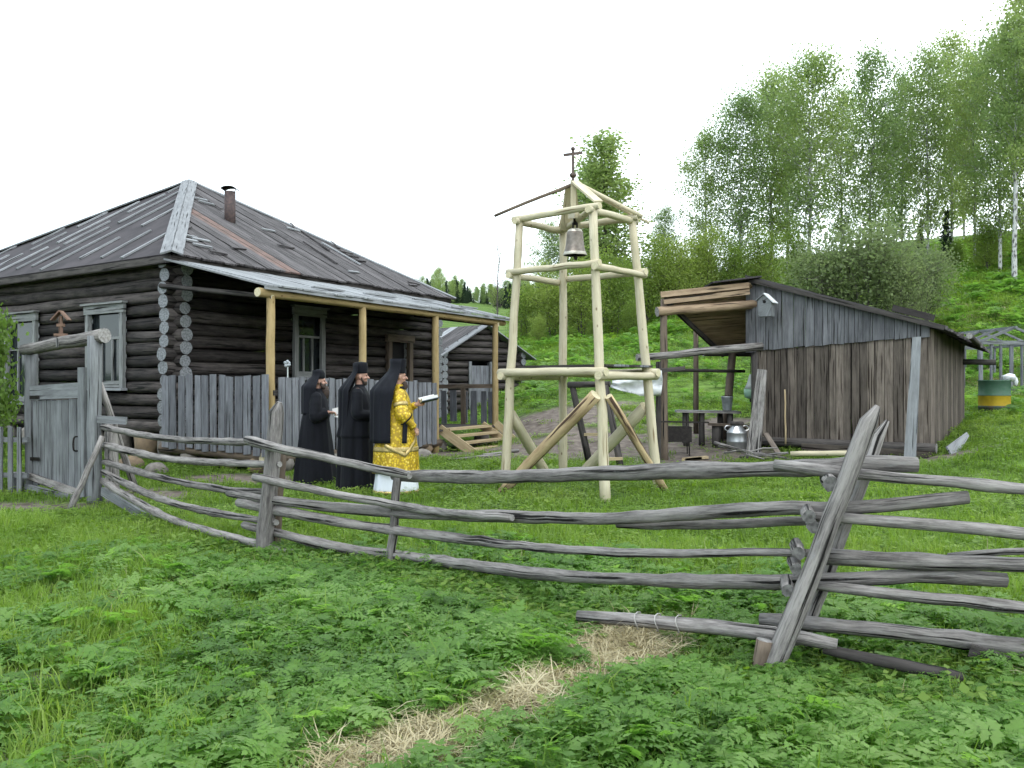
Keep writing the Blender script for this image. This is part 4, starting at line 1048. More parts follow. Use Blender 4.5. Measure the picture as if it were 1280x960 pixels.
# things by the shed
def stick(name, a, b, r, mat, label, cat, group=None, r2=None, n=8, end='rail_end'):
    return solo(name, rlog(a, b, r, r2, seg=4, n=n, wob=.008), [M[mat], M[end]], label, cat, a, group, True)
def slab(name, a, b, wdir, w, t, mat, label, cat, group=None, w2=None):
    return solo(name, MB().plank(a, b, wdir, w, t, w2=w2, jit=.03), M[mat], label, cat, a, group)
a = P(1137, 575, 16.0); a.z = gz(a.x, a.y)-.05
slab("leaning_board", a, P(1146, 422, 16.2), dF, .20, .03, 'batten', "tall pale grey board leaning on the shed corner", "board", w2=.14)
a = P(941, 568, 17.5); a.z = gz(a.x, a.y)-.05
slab("leaning_slab", a, P(953, 462, 17.7), dF, .28, .05, 'rail', "wide grey bark slab leaning on the open shed end", "board", w2=.18)
a = P(982, 555, 17.55); stick("wall_stick", a, P(981, 487, 17.85), .017, 'newboard', "thin pale stick propped upright against the shed wall", "stick")
a = P(975, 570, 17.2); slab("broken_board", a, P(957, 542, 17.55), (1, 0, 0), .10, .03, 'shedlow', "short broken board leaning beside the bark slab", "board")
for y, lab, dl in ((561, "pale peeled pole lying nearest the shed wall foot", .5), (572, "pale peeled pole lying on the grass in front of the other", .05)):
    D = 16.2+dl; a, b = P(988, y, D), P(1066, y-1, D-.4); a.z = gz(a.x, a.y)+.06+(.1 if dl > .1 else 0); b.z = gz(b.x, b.y)+.06+(.1 if dl > .1 else 0)
    stick("peeled_pole", a, b, .05, 'fresh', lab, "pole", "peeled poles by the shed", end='fresh_end')
a = P(1188, 560, 16.2); slab("grey_plank_scrap", Vector((a.x, a.y, gz(a.x, a.y)+.02)), P(1209, 543, 16.9), (0, .5, .8), .26, .03, 'batten', "short grey plank scrap lying on the grass right of the shed", "board", w2=.08)
sk = thing("stick_pile", "loose heap of grey sticks on the ground before the milk can", "stick pile", P(930, 568, 17.0))
for x0, y0, x1, y1, r in ((893, 553, 940, 566, .03), (898, 558, 965, 570, .022), (905, 566, 972, 560, .02), (925, 572, 985, 566, .03), (940, 566, 990, 578, .025), (915, 562, 955, 574, .018)):
    a, b = P(x0, y0, 17.4), P(x1, y1, 16.8); a.z = max(gz(a.x, a.y)+.03, a.z); b.z = max(gz(b.x, b.y)+.03, b.z)
    build("stick", rlog(a, b, r, r*.7, seg=4, n=6, wob=.02), [M['rail'], M['rail_end']], sk, True)
for x0, y0, x1, y1, lab in ((853, 563, 878, 562, "pale split plank behind, on the earth by the brazier"), (857, 571, 883, 567, "pale split plank in front, on the earth by the brazier")):
    a, b = P(x0, y0, 17.6), P(x1, y1, 17.6); a.z = gz(a.x, a.y)+.04; b.z = gz(b.x, b.y)+.04
    slab("split_plank", a, b, (0, 1, 0), .12, .05, 'newboard', lab, "plank", "pale planks by the brazier")
# milk can
mc = P(921, 562, 18.3); mc.z = gz(mc.x, mc.y)
can = thing("milk_can", "dented aluminium milk can with a dark lid on the ground under the canopy", "milk can", mc)
mc = Vector(mc)
build("can_body", MB().lathe(mc, [(.18, 0), (.195, .02), (.195, .16), (.20, .17), (.195, .18), (.195, .33), (.20, .34), (.19, .36), (.12, .45), (.10, .47), (.10, .50)], 24), M['alu'], can, True)
build("lid", MB().lathe(mc+Vector((0, 0, .50)), [(.13, 0), (.135, .02), (.135, .05), (.10, .065)], 24), M['darkwood'], can, True)
for sg in (-1, 1): build("handle", MB().tube(curve([mc+Vector((sg*.17, 0, .37)), mc+Vector((sg*.24, 0, .42)), mc+Vector((sg*.20, 0, .48)), mc+Vector((sg*.11, 0, .47))], 4), .012, 6), M['alu'], can, True)
# table
TD = 19.2; tz = P(880, 514, TD).z; ta, tb = P(846, 513, TD-.1), P(925, 520, TD-.2); ta.z = tz; tb.z = tz-.02
tdir = (tb-ta).normalized(); tsd = Vector((-tdir.y, tdir.x, 0))
table = thing("plank_table", "rough outdoor table of dark planks on log legs under the canopy", "table", (ta.x, ta.y, gz(ta.x, ta.y)))
for i in range(3): build("top_plank", MB().plank(ta+tsd*(.0+.2*i), tb+tsd*(.0+.2*i), tsd, .19, .045, jit=.02), M['rail'] if i == 0 else M['picket'], table)
for s_, o_ in ((.2, .05), (.52, .05), (.22, .42), (.95, .42), (1.1, .05)):
    p = ta+tdir*s_+tsd*o_; g = gz(p.x, p.y); build("leg", rlog((p.x, p.y, g-.05), (p.x, p.y, tz-.03), .065, .06, seg=3, n=9), [M['darkwood'], M['rail_end']], table, True)
ba, bb = P(885, 530, 18.8), P(938, 533, 18.7); g = gz(ba.x, ba.y)
bench = thing("plank_bench", "low dark plank bench in front of the outdoor table", "bench", (ba.x, ba.y, g))
build("seat", MB().plank(ba, bb, (0, 1, 0), .26, .05, jit=.02), M['brownpost'], bench)
for s_ in (.2, .8):
    p = ba.lerp(bb, s_); build("leg", rlog((p.x, p.y, gz(p.x, p.y)-.05), (p.x, p.y, p.z-.02), .09, seg=2, n=9), [M['darkwood'], M['rail_end']], bench, True)
bk_ = P(909, 529, 18.95); bk_.z = tz+.03
bucket = thing("bucket", "galvanised bucket standing on the right end of the outdoor table", "bucket", bk_)
build("bucket_body", MB().lathe(bk_, [(.085, 0), (.09, .01), (.118, .26), (.124, .265), (.124, .28), (.116, .28), (.088, .03), (.01, .03)], 20), M['zinc'], bucket, True)
build("handle", MB().tube(curve([bk_+Vector((-.12, 0, .27)), bk_+Vector((-.08, -.06, .30)), bk_+Vector((.08, -.06, .30)), bk_+Vector((.12, 0, .27))], 4), .006, 5), M['iron'], bucket, True)
# brazier
bz = P(848, 563, 18.2); bz.z = gz(bz.x, bz.y)
braz = thing("brazier", "black iron box brazier on thin legs beside the canopy post", "brazier", bz)
def bzp(x, y, z): return bz+Vector((x, y, z))
for y_ in (-.13, .13): build("side_plate", MB().plank(bzp(-.30, y_, .42), bzp(.24, y_, .42), (0, 0, 1), .30, .012), M['iron'], braz)
for x_ in (-.295, .235): build("end_plate", MB().plank(bzp(x_, -.12, .42), bzp(x_, .12, .42), (0, 0, 1), .30, .012), M['iron'], braz)
build("floor_plate", MB().plank(bzp(-.29, 0, .275), bzp(.23, 0, .275), (0, 1, 0), .25, .012), M['iron'], braz)
for x_ in (-.25, .20):
    for y_ in (-.11, .11): build("leg", MB().tube([bzp(x_, y_, -.03), bzp(x_*.95, y_, .28)], .014, 6), M['iron'], braz)
# hand washer hanging from the canopy
hw_ = P(938, 488, 18.9)
wash = thing("hand_washer", "pale green hanging hand-washer with a white cone top under the canopy", "washer", hw_)
build("tank", MB().lathe(hw_+Vector((0, 0, -.17)), [(.05, 0), (.11, .03), (.13, .10), (.13, .20)], 18), M['green_pl'], wash, True)
build("cone", MB().lathe(hw_+Vector((0, 0, .032)), [(.125, 0), (.08, .09), (.035, .24), (.02, .30)], 18), M['white_pl'], wash, True)
build("tap", MB().tube([hw_+Vector((0, 0, -.24)), hw_+Vector((0, 0, -.165))], .014, 8), M['iron'], wash)
build("hanger", MB().tube([hw_+Vector((0, 0, .32)), hw_+Vector((.02, 0, 1.05))], .006, 5), M['iron'], wash)
# iron post, white sheet
ip = P(823, 560, 17.1); ip.z = gz(ip.x, ip.y)-.1
ipo = thing("iron_post", "thin black post with a short crossbar standing before the canopy post", "post", (ip.x, ip.y, ip.z+.1))
build("upright", MB().plank(ip, (ip.x, ip.y, P(823, 452, 17.1).z), (1, 0, 0), .085, .07), M['darkwood'], ipo)
build("crossbar", MB().plank(P(762, 470, 16.9), P(856, 460, 17.1), (0, 0, 1), .075, .05), M['darkwood'], ipo)
build("lower_bar", MB().plank(P(823, 527, 17.12), P(886, 528, 17.6), (0, 0, 1), .03, .03), M['iron'], ipo)
G = []
for i in range(13):
    u = i/12; row = []
    for j in range(8):
        v = j/7; x = 764+u*63; yt = 472-u*9; yb = 484+9*math.sin(min(1, u*1.5)*math.pi/2)+(2 if u > .5 else 0)
        D = 16.83+.06*math.sin(u*11+v*3)+.05*math.sin(v*9+u*4)+.035*math.sin(u*31+v*8)+.03*math.sin(u*19-v*17)
        row.append(P(x+math.sin(v*4)*1.2, yt+(yb-yt)*v, D))
    G.append(row)
solo("white_sheet", MB().grid(G, .006), M['cloth_white'], "crumpled white sheet hung over the dark bar behind the bell tower", "sheet", P(795, 480, 16.85), smooth=True)
# trestle behind tower
tr = thing("sawbuck", "dark log trestle with pale end boards standing on bare earth behind the tower", "trestle", P(735, 572, 17.2))
build("leg", rlog(P(736, 576, 17.2), P(715, 480, 17.3), .07, .06, seg=4, wob=.01), [M['darkwood'], M['rail_end']], tr, True)
build("leg", rlog(P(777, 592, 16.6), P(757, 482, 17.0), .065, .06, seg=4, wob=.01), [M['darkwood'], M['rail_end']], tr, True)
build("top_beam", rlog(P(710, 481, 17.3), P(763, 480, 17.0), .06, seg=3), [M['darkwood'], M['rail_end']], tr, True)
build("rung_board", MB().plank(P(731, 543, 17.2), P(748, 543, 17.1), (0, 0, 1), .05, .10), M['newboard'], tr)
build("rung_board", MB().plank(P(759, 574, 16.6), P(778, 573, 16.6), (0, 0, 1), .05, .12), M['newboard'], tr)
# pole scraps on earth
for x0, y0, x1, y1, D, lab in ((603, 575, 648, 570, 18.6, "long grey pole lying on bare earth right of the steps"), (560, 584, 640, 562, 18.0, "thin grey pole lying aslant on the earth before the steps")):
    a, b = P(x0, y0, D), P(x1, y1, D+.6); a.z = gz(a.x, a.y)+.03; b.z = gz(b.x, b.y)+.03
    stick("lying_pole", a, b, .03, 'rail', lab, "pole")
# stones by the house corner and veranda
for x, y, D, r, lab in ((195, 560, 15.2, .17, "grey rounded stone in the grass by the house corner"), (527, 570, 18.6, .2, "brown boulder at the foot of the third veranda post"), (163, 552, 15.8, .2, "ochre stone under the log wall behind the fence pole"), (505, 572, 18.2, .13, "small brown stone left of the boulder by the veranda")):
    p = P(x, y, D); p.z = gz(p.x, p.y)+r*.3
    solo("stone", MB().ball(p, r*1.2, r, r*.8, 10, 7, .09), M['brick_earth'] if 'ochre' in lab else M['stone'], lab, "stone", p, None, True)
# pale ornament on the picket top
po = pv(.42, -.05, 1.90)
orn = thing("pinwheel", "small pale pinwheel ornament standing on top of the picket rail", "ornament", po)
build("stem", MB().tube([po+Vector((0, 0, -.2)), po+Vector((0, 0, .08))], .012, 6), M['white_pl'], orn)
for k in range(5):
    a = k*2*math.pi/5+.3; d = Vector((math.cos(a), 0, math.sin(a)))
    build("vane", MB().ball(po+Vector((0, -.02, .10))+d*.04*random.uniform(.7, 1.3), .034*random.uniform(.7, 1.2), .02, .03, 8, 6, .1), M['zinc'], orn, True)
# barrel
bb_ = P(1243, 514, 20.4); bb_.z = gz(bb_.x, bb_.y)-.12
bt = P(1243, 475, 20.4).z-bb_.z
barrel = thing("steel_barrel", "steel barrel painted green and yellow standing on the slope right of the shed", "barrel", bb_)
r_ = .325; pr = [(r_, 0), (r_, bt*.22), (r_+.012, bt*.24), (r_, bt*.26), (r_, bt*.28), (r_, bt*.54), (r_+.012, bt*.56), (r_+.012, bt*.58), (r_, bt*.60), (r_, bt*.95), (r_+.012, bt*.97), (r_+.012, bt), (r_-.02, bt), (r_-.02, bt-.05), (.01, bt-.05)]
mis = [2, 2, 2, 2, 1, 1, 0, 0, 0, 0, 0, 0, 0, 0]
build("drum", MB().lathe(bb_, pr, 32, mis), [M['barrel_g'], M['barrel_y'], M['barrel_d']], barrel, True)
rg = bb_+Vector((.24, -.16, bt+.05))
mb = MB().ball(rg, .15, .13, .09, 12, 8, .16); mb.ball(rg+Vector((.12, -.05, -.09)), .05, .05, .10, 8, 6, .1)
solo("white_rag", mb, M['cloth_white'], "crumpled white rag lying on the rim of the green and yellow barrel", "rag", rg, None, True)
# greenhouse frame
GD = 25.5
gA = P(1226, 428, GD); gw2 = 2.1; gdep = 3.6
gdr = Vector((.985, .17, 0)); gbk = Vector((-.03, 1, 0)).normalized(); ggr = gz(gA.x, gA.y)-.1
gh_ = thing("greenhouse_frame", "bare grey timber greenhouse frame on the slope at the right edge", "greenhouse", (gA.x, gA.y, ggr))
def gq(s, d_, z): p = gA+gdr*s+gbk*d_; return Vector((p.x, p.y, z))
ez = gA.z; rz_ = P(1272, 409, GD).z
for d_ in (0, gdep):
    for s_ in (0, .32, .62, .95, 1.28, 1.6, gw2):
        p = gq(s_, d_, 0); build("stud", MB().plank((p.x, p.y, gz(p.x, p.y)-.1), (p.x, p.y, ez), gdr, .06 if s_ not in (0, .95, gw2) else .10, .05), M['picket'], gh_)
    build("plate", MB().plank(gq(-.1, d_-.04, ez), gq(gw2+.1, d_-.04, ez), (0, 0, 1), .11, .05), M['gate'], gh_)
    for s_ in (-.1, gw2+.1): build("rafter", MB().plank(gq(s_, d_, ez), gq(gw2/2, d_, rz_), (0, 0, 1), .07, .05), M['gate'], gh_)
    build("sill", MB().plank(gq(-.1, d_-.05, ggr+.12), gq(gw2+.1, d_-.05, ggr+.16), (0, 0, 1), .14, .05), M['gate'], gh_)
for s_, z in ((0, ez-.01), (gw2, ez-.01), (gw2/2, rz_)): build("purlin", MB().plank(gq(s_, -.1, z), gq(s_, gdep+.1, z), (0, 0, 1), .08, .05), M['gate'], gh_)
for d_ in (.9, 1.8, 2.7):
    for s_ in (0, gw2):
        p = gq(s_, d_, 0); build("stud", MB().plank((p.x, p.y, gz(p.x, p.y)-.1), (p.x, p.y, ez), gbk, .06, .05), M['picket'], gh_)
        build("rafter", MB().plank(gq(s_, d_, ez), gq(gw2/2, d_, rz_), (0, 0, 1), .06, .04), M['picket'], gh_)

# ------------------------------------------------------------------ people
def remesh(mb, voxel, name):
    me = bpy.data.meshes.new(name); me.from_pydata([tuple(v) for v in mb.v], [], mb.f); me.update()
    o = bpy.data.objects.new(name, me); COL.objects.link(o)
    md = o.modifiers.new("r", 'REMESH'); md.mode = 'VOXEL'; md.voxel_size = voxel
    ms = o.modifiers.new("s", 'SMOOTH'); ms.factor = .5; ms.iterations = 3
    dg = bpy.context.evaluated_depsgraph_get(); ev = o.evaluated_get(dg)
    out = bpy.data.meshes.new_from_object(ev); out.name = name
    bpy.data.objects.remove(o); bpy.data.meshes.remove(me)
    out.polygons.foreach_set("use_smooth", [True]*len(out.polygons))
    return out
def cap(mb, p0, r0, p1, r1, n=10):
    p0, p1 = Vector(p0), Vector(p1); d = (p1-p0); L = d.length; d.normalize()
    pts, rad = [], []
    for a in (-.95, -.7, -.35, 0): pts.append(p0+d*r0*a); rad.append(r0*math.sqrt(max(.02, 1-a*a)))
    for a in (0, .35, .7, .95): pts.append(p1+d*r1*a); rad.append(r1*math.sqrt(max(.02, 1-a*a)))
    mb.tube(pts, rad, n)
def hand(mb, w, d, nrm, side, curl=.6):
    """w wrist, d direction of the hand, nrm back-of-hand normal, side = towards the thumb"""
    d, nrm, side = Vector(d).normalized(), Vector(nrm).normalized(), Vector(side).normalized(); w = Vector(w)
    for k in (-1.2, -.4, .4, 1.2): cap(mb, w+side*.010*k, .015, w+d*.088+side*.020*k, .0125, 8)
    for k, L in ((1.5, .070), (.5, .078), (-.5, .073), (-1.5, .058)):
        b = w+d*.088+side*.0165*k; d1 = (d*math.cos(curl*.6)-nrm*math.sin(curl*.6)); d2 = (d*math.cos(curl*1.7)-nrm*math.sin(curl*1.7))
        m = b+d1*L*.5; cap(mb, b, .0098, m, .009, 8); cap(mb, m, .009, m+d2*L*.5, .0078, 8)
    tb = w+d*.02+side*.026; tm = tb+(d*.7+side*.75-nrm*.3).normalized()*.045
    cap(mb, tb, .0125, tm, .0105, 8); cap(mb, tm, .0105, tm+(d*.95+side*.2-nrm*.35).normalized()*.034, .009, 8)

def person(label, loc, rz, h, arms, stoop=0, headturn=0):
    s = h/1.75
    root = thing("person", label, "person", loc)
    root.rotation_euler = (0, 0, rz); ORIG[root.name] = Vector((0, 0, 0))
    mb = MB(); V = lambda x, y, z: Vector((x+stoop*max(0, z-.9)**1.5, y, z))*s
    for sy in (-1, 1):
        cap(mb, V(0, .09*sy, .90), .092*s, V(.01, .095*sy, .50), .062*s); cap(mb, V(.01, .095*sy, .50), .06*s, V(-.02, .10*sy, .09), .042*s)
        cap(mb, V(-.04, .10*sy, .045), .042*s, V(.14, .115*sy, .035), .034*s)
        cap(mb, V(0, .05*sy, .93), .115*s, V(0, .055*sy, 1.12), .105*s); cap(mb, V(0, .06*sy, 1.12), .105*s, V(.0, .085*sy, 1.34), .108*s)
        cap(mb, V(0, .05*sy, 1.42), .06*s, V(0, .175*sy, 1.405), .062*s)
    cap(mb, V(-.005, 0, 1.42), .062*s, V(.015, 0, 1.56), .056*s)
    hc = V(.03, 0, 1.635)
    b0 = len(mb.v)
    def HB(x, y, z, a, b, c, n=14, m=10): mb.ball(hc+Vector((x, y, z))*s, a*s, b*s, c*s, n, m)
    HB(-.005, 0, .02, .096, .076, .10); HB(.028, 0, -.045, .062, .056, .068)           # skull, jaw
    cap(mb, hc+Vector((.085, 0, .012))*s, .010*s, hc+Vector((.113, 0, -.026))*s, .016*s, 8)   # nose
    for sy in (-1, 1):
        cap(mb, hc+Vector((.082, .012*sy, .030))*s, .013*s, hc+Vector((.070, .045*sy, .030))*s, .012*s, 8)   # brow
        cap(mb, hc+Vector((.07, .038*sy, -.022))*s, .020*s, hc+Vector((.05, .05*sy, -.03))*s, .018*s, 8)     # cheek
        HB(-.008, .078*sy, -.008, .020, .012, .033, 8, 6)                                   # ear
    cap(mb, hc+Vector((.082, -.018, -.060))*s, .009*s, hc+Vector((.082, .018, -.060))*s, .009*s, 8)
    cap(mb, hc+Vector((.078, -.015, -.076))*s, .009*s, hc+Vector((.078, .015, -.076))*s, .009*s, 8)
    cap(mb, hc+Vector((.066, -.01, -.103))*s, .017*s, hc+Vector((.066, .01, -.103))*s, .017*s, 8)
    ends = []
    for sy, el, wr, hd, nr_, sd, cu in arms:
        shp = V(0, .19*sy, 1.39); el = Vector(el)*s; wr = Vector(wr)*s
        cap(mb, shp, .055*s, el, .042*s); cap(mb, el, .042*s, wr, .029*s); hand(mb, wr, hd, nr_, sd, cu); ends.append((shp, el, wr))
    body = bpy.data.objects.new("body", remesh(mb, .0085, "body")); body.data.materials.append(M['skin']); link(body, root)
    for sy in (-1, 1):
        e = MB().ball(hc+Vector((.083, .030*sy, .010))*s, .009*s, .011*s, .007*s, 8, 6); build("eye", e, M['eye'], root, True, origin=(0, 0, 0))
    return root, s, hc, ends, V

def loft(rings, n=56, folds=(), phase=0, thick=False):
    """rings: (z,cx,cy,rx,ry,foldamp) from bottom to top"""
    mb = MB(); b = 0; mrs = len(rings)
    for i, (z, cx, cy, rx, ry, fa) in enumerate(rings):
        for k in range(n):
            a = 2*math.pi*k/n; q = 1
            for m_, am, ph in folds: q += fa*am*math.sin(m_*a+ph+phase+.35*math.sin(z*3+ph))
            mb.v.append(Vector((cx+rx*q*math.cos(a), cy+ry*q*math.sin(a), z)))
    for i in range(mrs-1):
        for k in range(n):
            k2 = (k+1) % n; mb.face((i*n+k, i*n+k2, (i+1)*n+k2, (i+1)*n+k), [(0, 0)]*4)
    mb.face([k for k in range(n)][::-1], [(0, 0)]*n); mb.face([(mrs-1)*n+k for k in range(n)], [(0, 0)]*n)
    return mb
FOLD = ((7, .5, .3), (12, .35, 1.7), (5, .4, 2.9), (19, .2, .8))
def dense(r, n=4):
    out = []
    for a, b in zip(r[:-1], r[1:]):
        for k in range(n):
            t = k/n; t = t*t*(3-2*t) if False else t
            out.append(tuple(a[i]+(b[i]-a[i])*t for i in range(6)))
    return out+[r[-1]]
def sleeve(mb, shp, el, wr, r0, r1, r2, stop=.85):
    w = el.lerp(wr, stop); pts = curve([shp, shp.lerp(el, .5), el, el.lerp(w, .5), w], 4)
    rr = list(np.interp(np.linspace(0, 1, len(pts)), [0, .5, 1], [r0, r1, r2])); rr = [r*(1+random.uniform(-.04, .04)) for r in rr]
    mb.tube(pts, rr, 16, jit=.03)
    mb.ball(shp+Vector((0, 0, .0)), r0*.98, r0*.98, r0*.92, 14, 10); mb.ball(el, r1, r1, r1, 14, 10)
def rbuild(name, mb, mat, root, vox=.011):
    o = bpy.data.objects.new(name, remesh(mb, vox, name)); o.data.materials.append(mat); return link(o, root)
def veil(mb, V, hc, s, zt, zb, half_top, half_bot, rt, rb, cxb, folds=9, n=30, rows_=22, ryk=1.15):
    G = []
    for i in range(rows_):
        t = i/(rows_-1); z = zt+(zb-zt)*t; row = []
        ha = half_top+(half_bot-half_top)*min(1, t*1.6)
        bulge = min(1, max(0, (t-.12)/.25)); r = rt+(rb-rt)*bulge
        cx = hc.x-.01+(cxb-hc.x)*bulge
        for j in range(n):
            u = j/(n-1)*2-1; a = math.pi+u*ha
            q = 1+.035*bulge*math.sin(u*folds*2.2+t*1.5)+.02*bulge*math.sin(u*17+1)
            row.append(Vector((cx+r*q*math.cos(a), r*q*ryk*math.sin(a), z)))
        G.append(row)
    mb.grid(G, .008); return mb
Z = (0, 0, 1)
# --- first monk, bearded, holding papers
D1 = 14.7; l1 = P(394, 600, D1); l1.z = gz(l1.x, l1.y)
arms1 = [(-1, (.02, -.27, 1.08), (.215, -.16, 1.15), (1, .25, .0), (0, 0, 1), (0, 1, 0), .9), (1, (.02, .26, 1.08), (.215, .12, 1.13), (1, -.2, .02), (0, 0, 1), (0, -1, 0), .9)]
p1, s, hc, ends, V = person("bearded monk in a black robe and hood at the back of the three, holding papers", l1, R(8), 1.74, arms1, stoop=.06)
rg = dense([(.015, 0, 0, .345, .31, .09), (.3, 0, 0, .315, .29, .075), (.7, 0, 0, .265, .265, .055), (1.0, .0, 0, .225, .245, .035), (1.2, .02, 0, .20, .245, .02), (1.36, .025, 0, .165, .24, .01), (1.44, .03, 0, .12, .20, 0), (1.48, .035, 0, .088, .11, 0), (1.53, .04, 0, .072, .075, 0)])
mb = loft([(z*s, cx*s, cy*s, rx*s, ry*s, f) for z, cx, cy, rx, ry, f in rg], folds=FOLD, phase=1)
for e_ in ends: sleeve(mb, *e_, .095, .092, .085)
rbuild("robe", mb, M['robe'], p1)
mb = MB().lathe(hc+Vector((-.01, 0, .045)), [(.088, 0), (.098, .03), (.094, .09), (.075, .135), (.03, .155)], 20); build("skullcap", mb, M['robe'], p1, True, origin=(0, 0, 0))
mb = MB(); veil(mb, V, hc, s, hc.z+.185, 1.12*s, 1.85, 1.6, .098, .21, .015, 7, ryk=1.12); build("veil", mb, M['veil'], p1, True, origin=(0, 0, 0))
mb = MB().ball(hc+Vector((.065, 0, -.085)), .048, .062, .06, 14, 10, .06); mb.tube([hc+Vector((.072, 0, -.08)), hc+Vector((.095, 0, -.17)), hc+Vector((.10, 0, -.25)), hc+Vector((.095, 0, -.30))], [.058, .062, .045, .014], 12, jit=.1)
for sy in (-1, 1): mb.tube([hc+Vector((.02, .066*sy, -.01)), hc+Vector((.045, .058*sy, -.07)), hc+Vector((.075, .03*sy, -.11))], [.016, .026, .03], 8)
build("beard", mb, M['beard'], p1, True, origin=(0, 0, 0))
hw1 = Matrix.Rotation(R(8), 3, 'Z')
pp = Vector(l1)+hw1@(Vector((.345, -.10, 1.15))*s)
pap = thing("paper_sheets", "two small white paper sheets held by the bearded monk", "papers", pp)
build("sheet", MB().plank(pp+Vector((-.06, -.02, .0)), pp+Vector((.06, -.02, .03)), (0, .35, 1), .11, .004), M['paper'], pap)
build("sheet", MB().plank(pp+Vector((-.03, 0, -.065)), pp+Vector((.11, .0, -.085)), (0, 1, .2), .10, .004), M['paper'], pap)
# --- second monk, bareface, tall cap with veil behind
D2 = 14.0; l2 = P(447, 612, D2); l2.z = gz(l2.x, l2.y)
arms2 = [(-1, (.02, -.27, 1.10), (.19, -.14, 1.06), (.8, .6, 0), (0, -1, .1), (0, 0, 1), .8), (1, (.02, .26, 1.10), (.19, .12, 1.05), (.8, -.6, 0), (0, 1, .1), (0, 0, 1), .8)]
p2, s, hc, ends, V = person("monk in a black mantle and veiled cap walking between the other two", l2, R(4), 1.84, arms2, stoop=.03)
rg = dense([(.015, -.02, 0, .285, .29, .09), (.35, -.02, 0, .27, .28, .08), (.75, -.03, 0, .25, .27, .06), (.78, -.03, 0, .268, .285, .06), (1.05, -.01, 0, .235, .26, .045), (1.25, .01, 0, .20, .25, .025), (1.37, .015, 0, .155, .24, .01), (1.45, .02, 0, .11, .18, 0), (1.49, .025, 0, .075, .09, 0), (1.52, .03, 0, .066, .07, 0)])
mb = loft([(z*s, cx*s, cy*s, rx*s, ry*s, f) for z, cx, cy, rx, ry, f in rg], folds=FOLD, phase=2.2)
for e_ in ends: sleeve(mb, *e_, .09, .085, .085, .98)
rbuild("robe", mb, M['robe'], p2)
mb = MB().lathe(hc+Vector((-.005, 0, .045)), [(.098, 0), (.103, .02), (.108, .10), (.106, .15), (.085, .17), (.02, .178)], 24); build("cap", mb, M['robe'], p2, True, origin=(0, 0, 0))
mb = MB(); veil(mb, V, hc, s, hc.z+.20, .80*s, 1.35, 1.15, .108, .245, -.02, 8, ryk=1.12); build("veil", mb, M['veil'], p2, True, origin=(0, 0, 0))
mb = MB().ball(hc+Vector((.055, 0, -.098)), .042, .050, .045, 12, 8, .06)
for sy in (-1, 1): mb.tube([hc+Vector((.005, .070*sy, .01)), hc+Vector((.02, .064*sy, -.05)), hc+Vector((.05, .04*sy, -.10))], [.010, .014, .02], 8)
build("beard", mb, M['beard'], p2, True, origin=(0, 0, 0))
# --- priest in yellow vestments
D3 = 13.5; l3 = P(495, 620, D3); l3.z = gz(l3.x, l3.y)
arms3 = [(-1, (.03, -.29, 1.11), (.21, -.25, .93), (.55, .05, -1), (.6, -.8, .2), (.8, .5, .3), .8), (1, (.10, .24, 1.12), (.30, .06, 1.24), (1, -.25, .15), (0, 1, -.3), (-.2, 0, 1), 1.1)]
rz3 = R(18)
p3, s, hc, ends, V = person("priest in yellow brocade vestments with a long black veil reading from a book", l3, rz3, 1.84, arms3, stoop=.02)
rg = dense([(.02, 0, 0, .315, .29, .07), (.28, 0, 0, .285, .265, .05), (.5, 0, 0, .23, .22, .03)])
build("underskirt", loft([(z*s, cx*s, cy*s, rx*s, ry*s, f) for z, cx, cy, rx, ry, f in rg], folds=FOLD, phase=.4), M['underskirt'], p3, True, origin=(0, 0, 0))
vest = [(.30, 0, 0, .325, .31, .06), (.55, 0, 0, .312, .30, .05), (.85, 0, 0, .275, .28, .035), (1.1, 0, 0, .235, .265, .02), (1.28, .0, 0, .20, .26, .01), (1.38, .01, 0, .155, .245, 0), (1.45, .015, 0, .11, .18, 0), (1.50, .02, 0, .078, .09, 0), (1.53, .025, 0, .07, .075, 0)]
def ves(zlist, grow, ph=3.0):
    v = np.array(vest); out = []
    for z in zlist:
        q = [np.interp(z, v[:, 0], v[:, k]) for k in range(6)]
        out.append((z*s, q[1]*s, q[2]*s, q[3]*s+grow, q[4]*s+grow, q[5]))
    return loft(out, folds=FOLD, phase=ph)
mb = ves(np.linspace(.30, 1.53, 34), 0)
for i, e_ in enumerate(ends): sleeve(mb, *e_, .10, .10, .105 if i == 0 else .10, .30 if i == 0 else .6)
rbuild("vestment", mb, M['brocade'], p3)
mb = MB()
for i, e_ in enumerate(ends): sleeve(mb, e_[1].lerp(e_[0], .1), e_[1], e_[2], .06, .058, .052, .97)
build("inner_sleeve", mb, M['brocade'], p3, True, origin=(0, 0, 0))
for za, zb_ in ((.30, .345), (.60, .665)): build("gold_band", ves(np.linspace(za, zb_, 4), .008), M['goldband'], p3, True, origin=(0, 0, 0))
build("gold_band", loft([(z*s, 0, 0, rx*s+.008, ry*s+.008, .07) for z, rx, ry in ((.02, .315, .29), (.06, .313, .289))], folds=FOLD, phase=.4), M['goldband'], p3, True, origin=(0, 0, 0))
